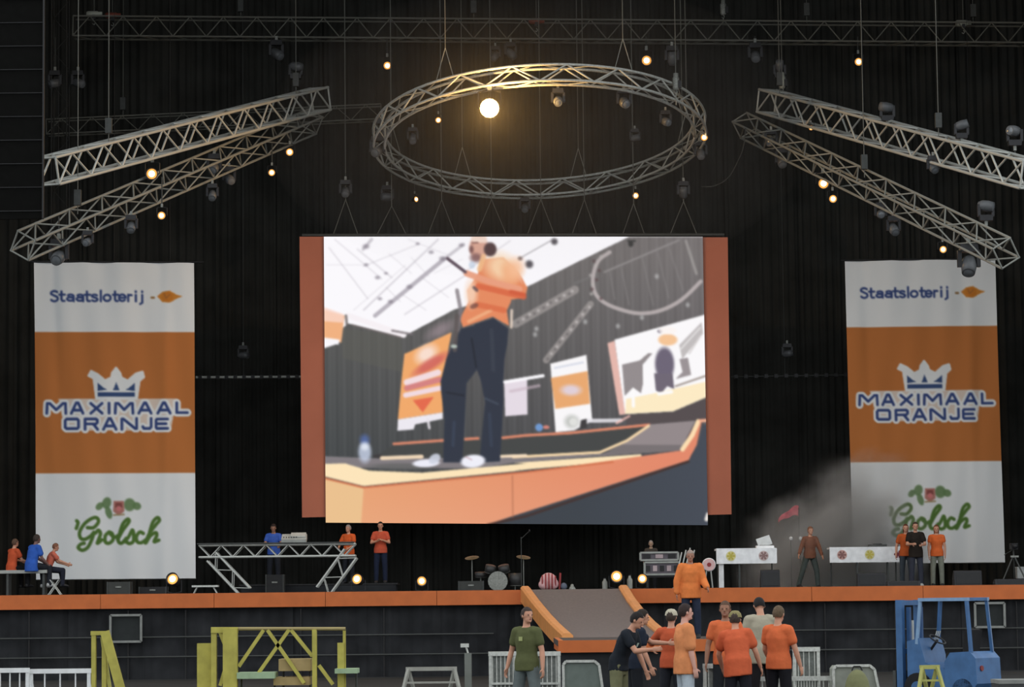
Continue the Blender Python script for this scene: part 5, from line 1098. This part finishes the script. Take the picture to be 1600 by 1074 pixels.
for s in (-1, 1):
    MB().beam((.60, s * .36, 1.05), (.52, s * .34, ZT), .055, .055).build('guard_pillar', B2 if s > 0 else BLUEP, t); MB().beam((-.52, s * .36, .9), (-.44, s * .34, ZT), .055, .055).build('guard_pillar', BLUEP, t)
    MB().beam((.55, s * .34, ZT), (-.48, s * .34, ZT), .07, .06).build('guard_side', B2, t)
    fw = MB().cyl((.55, s * .40 - .07, .27), (.55, s * .40 + .07, .27), .27, n=24).build('front_wheel', RUBBER, t); MB().cyl((-.36, s * .36 - .06, .22), (-.36, s * .36 + .06, .22), .22, n=24).build('rear_wheel', RUBBER, t)
    MB().cyl((.55, s * .46 - .02, .27), (.55, s * .48 - .0, .27), .12, n=16).build('wheel_hub', BLUEP, fw)
for k in range(6): x = .5 - k * .19; MB().beam((x, -.34, ZT), (x, .34, ZT), .04, .05).build('guard_bar', BLUEP, t)
MB().box((-.12, 0, .82), (.42, .44, .14)).build('seat', RUBBER, t); MB().box((-.33, 0, 1.08), (.10, .42, .46), Euler((0, math.radians(-10), 0)).to_matrix()).build('seat_back', RUBBER, t)
MB().lathe([(.155 + .015 * math.cos(q), .015 * math.sin(q)) for q in [2 * math.pi * k / 8 for k in range(9)]], (.36, .05, 1.13), (-.6, 0, 1), 20).build('steering_wheel', BLACKM, t, True); tube('steering_column', (.50, .05, .95), (.36, .05, 1.12), .025, BLACKM, t)
for k in range(3): tube('lever', (.52, -.1 - k * .06, 1.1), (.46, -.1 - k * .06, 1.28), .01, ALU, t)
MB().cyl((-.64, .24, .62), (-.67, .24, .62), .05, n=14).build('rear_light', mat('red lens', (120, 40, 36), .3), t)

# haze volume added round the ring to spread the amber lamp's glow
M = bpy.data.materials.new('glow haze'); M.use_nodes = True; nt = M.node_tree
for n_ in list(nt.nodes): nt.nodes.remove(n_)
out = nt.nodes.new('ShaderNodeOutputMaterial'); vol = nt.nodes.new('ShaderNodeVolumePrincipled'); nt.links.new(vol.outputs[0], out.inputs['Volume'])
vol.inputs['Density'].default_value = .008; vol.inputs['Anisotropy'].default_value = 0
o = MB().ell((0, 0, 0), (1, 1, 1), n=32, m=20).build('haze', M); o.location = P(843, 209, 88); o.scale = (8.5, 7.0, 4.6)
tag(o, 'glow haze added around the ring truss under the stage roof', 'haze'); o['kind'] = 'stuff'

# groups of repeats
from collections import defaultdict
byc = defaultdict(list)
for o in SC.objects:
    if o.parent is None and 'category' in o.keys() and 'group' not in o.keys() and 'kind' not in o.keys(): byc[o['category']].append(o)
WORDS = {'truss': 'grey box trusses under the stage roof', 'banner': 'hanging crown banners', 'hoist': 'chain hoists of the lighting rig', 'barrier': 'silver crowd barriers before the stage',
         'speaker': 'black stage monitors', 'frame': 'empty grey frames on the skirt', 'pipe': 'pipes beside the screen', 'desk': 'white sound desks', 'canister': 'canisters at the ramp corner', 'turntable': 'turntables on the sound desks'}
for c_, os_ in byc.items():
    if len(os_) < 2: continue
    for o in os_:
        if c_ == 'person': o['group'] = 'people on the stage' if o.location.z > 2 else 'people in front of the stage'
        elif c_ == 'lamp': o['group'] = 'lamps standing on the stage' if o.location.z < 3 else ('lit lamps of the rig' if any(ch.name.startswith('can') for ch in o.children) else 'unlit lamps of the rig')
        elif c_ in WORDS: o['group'] = WORDS[c_]
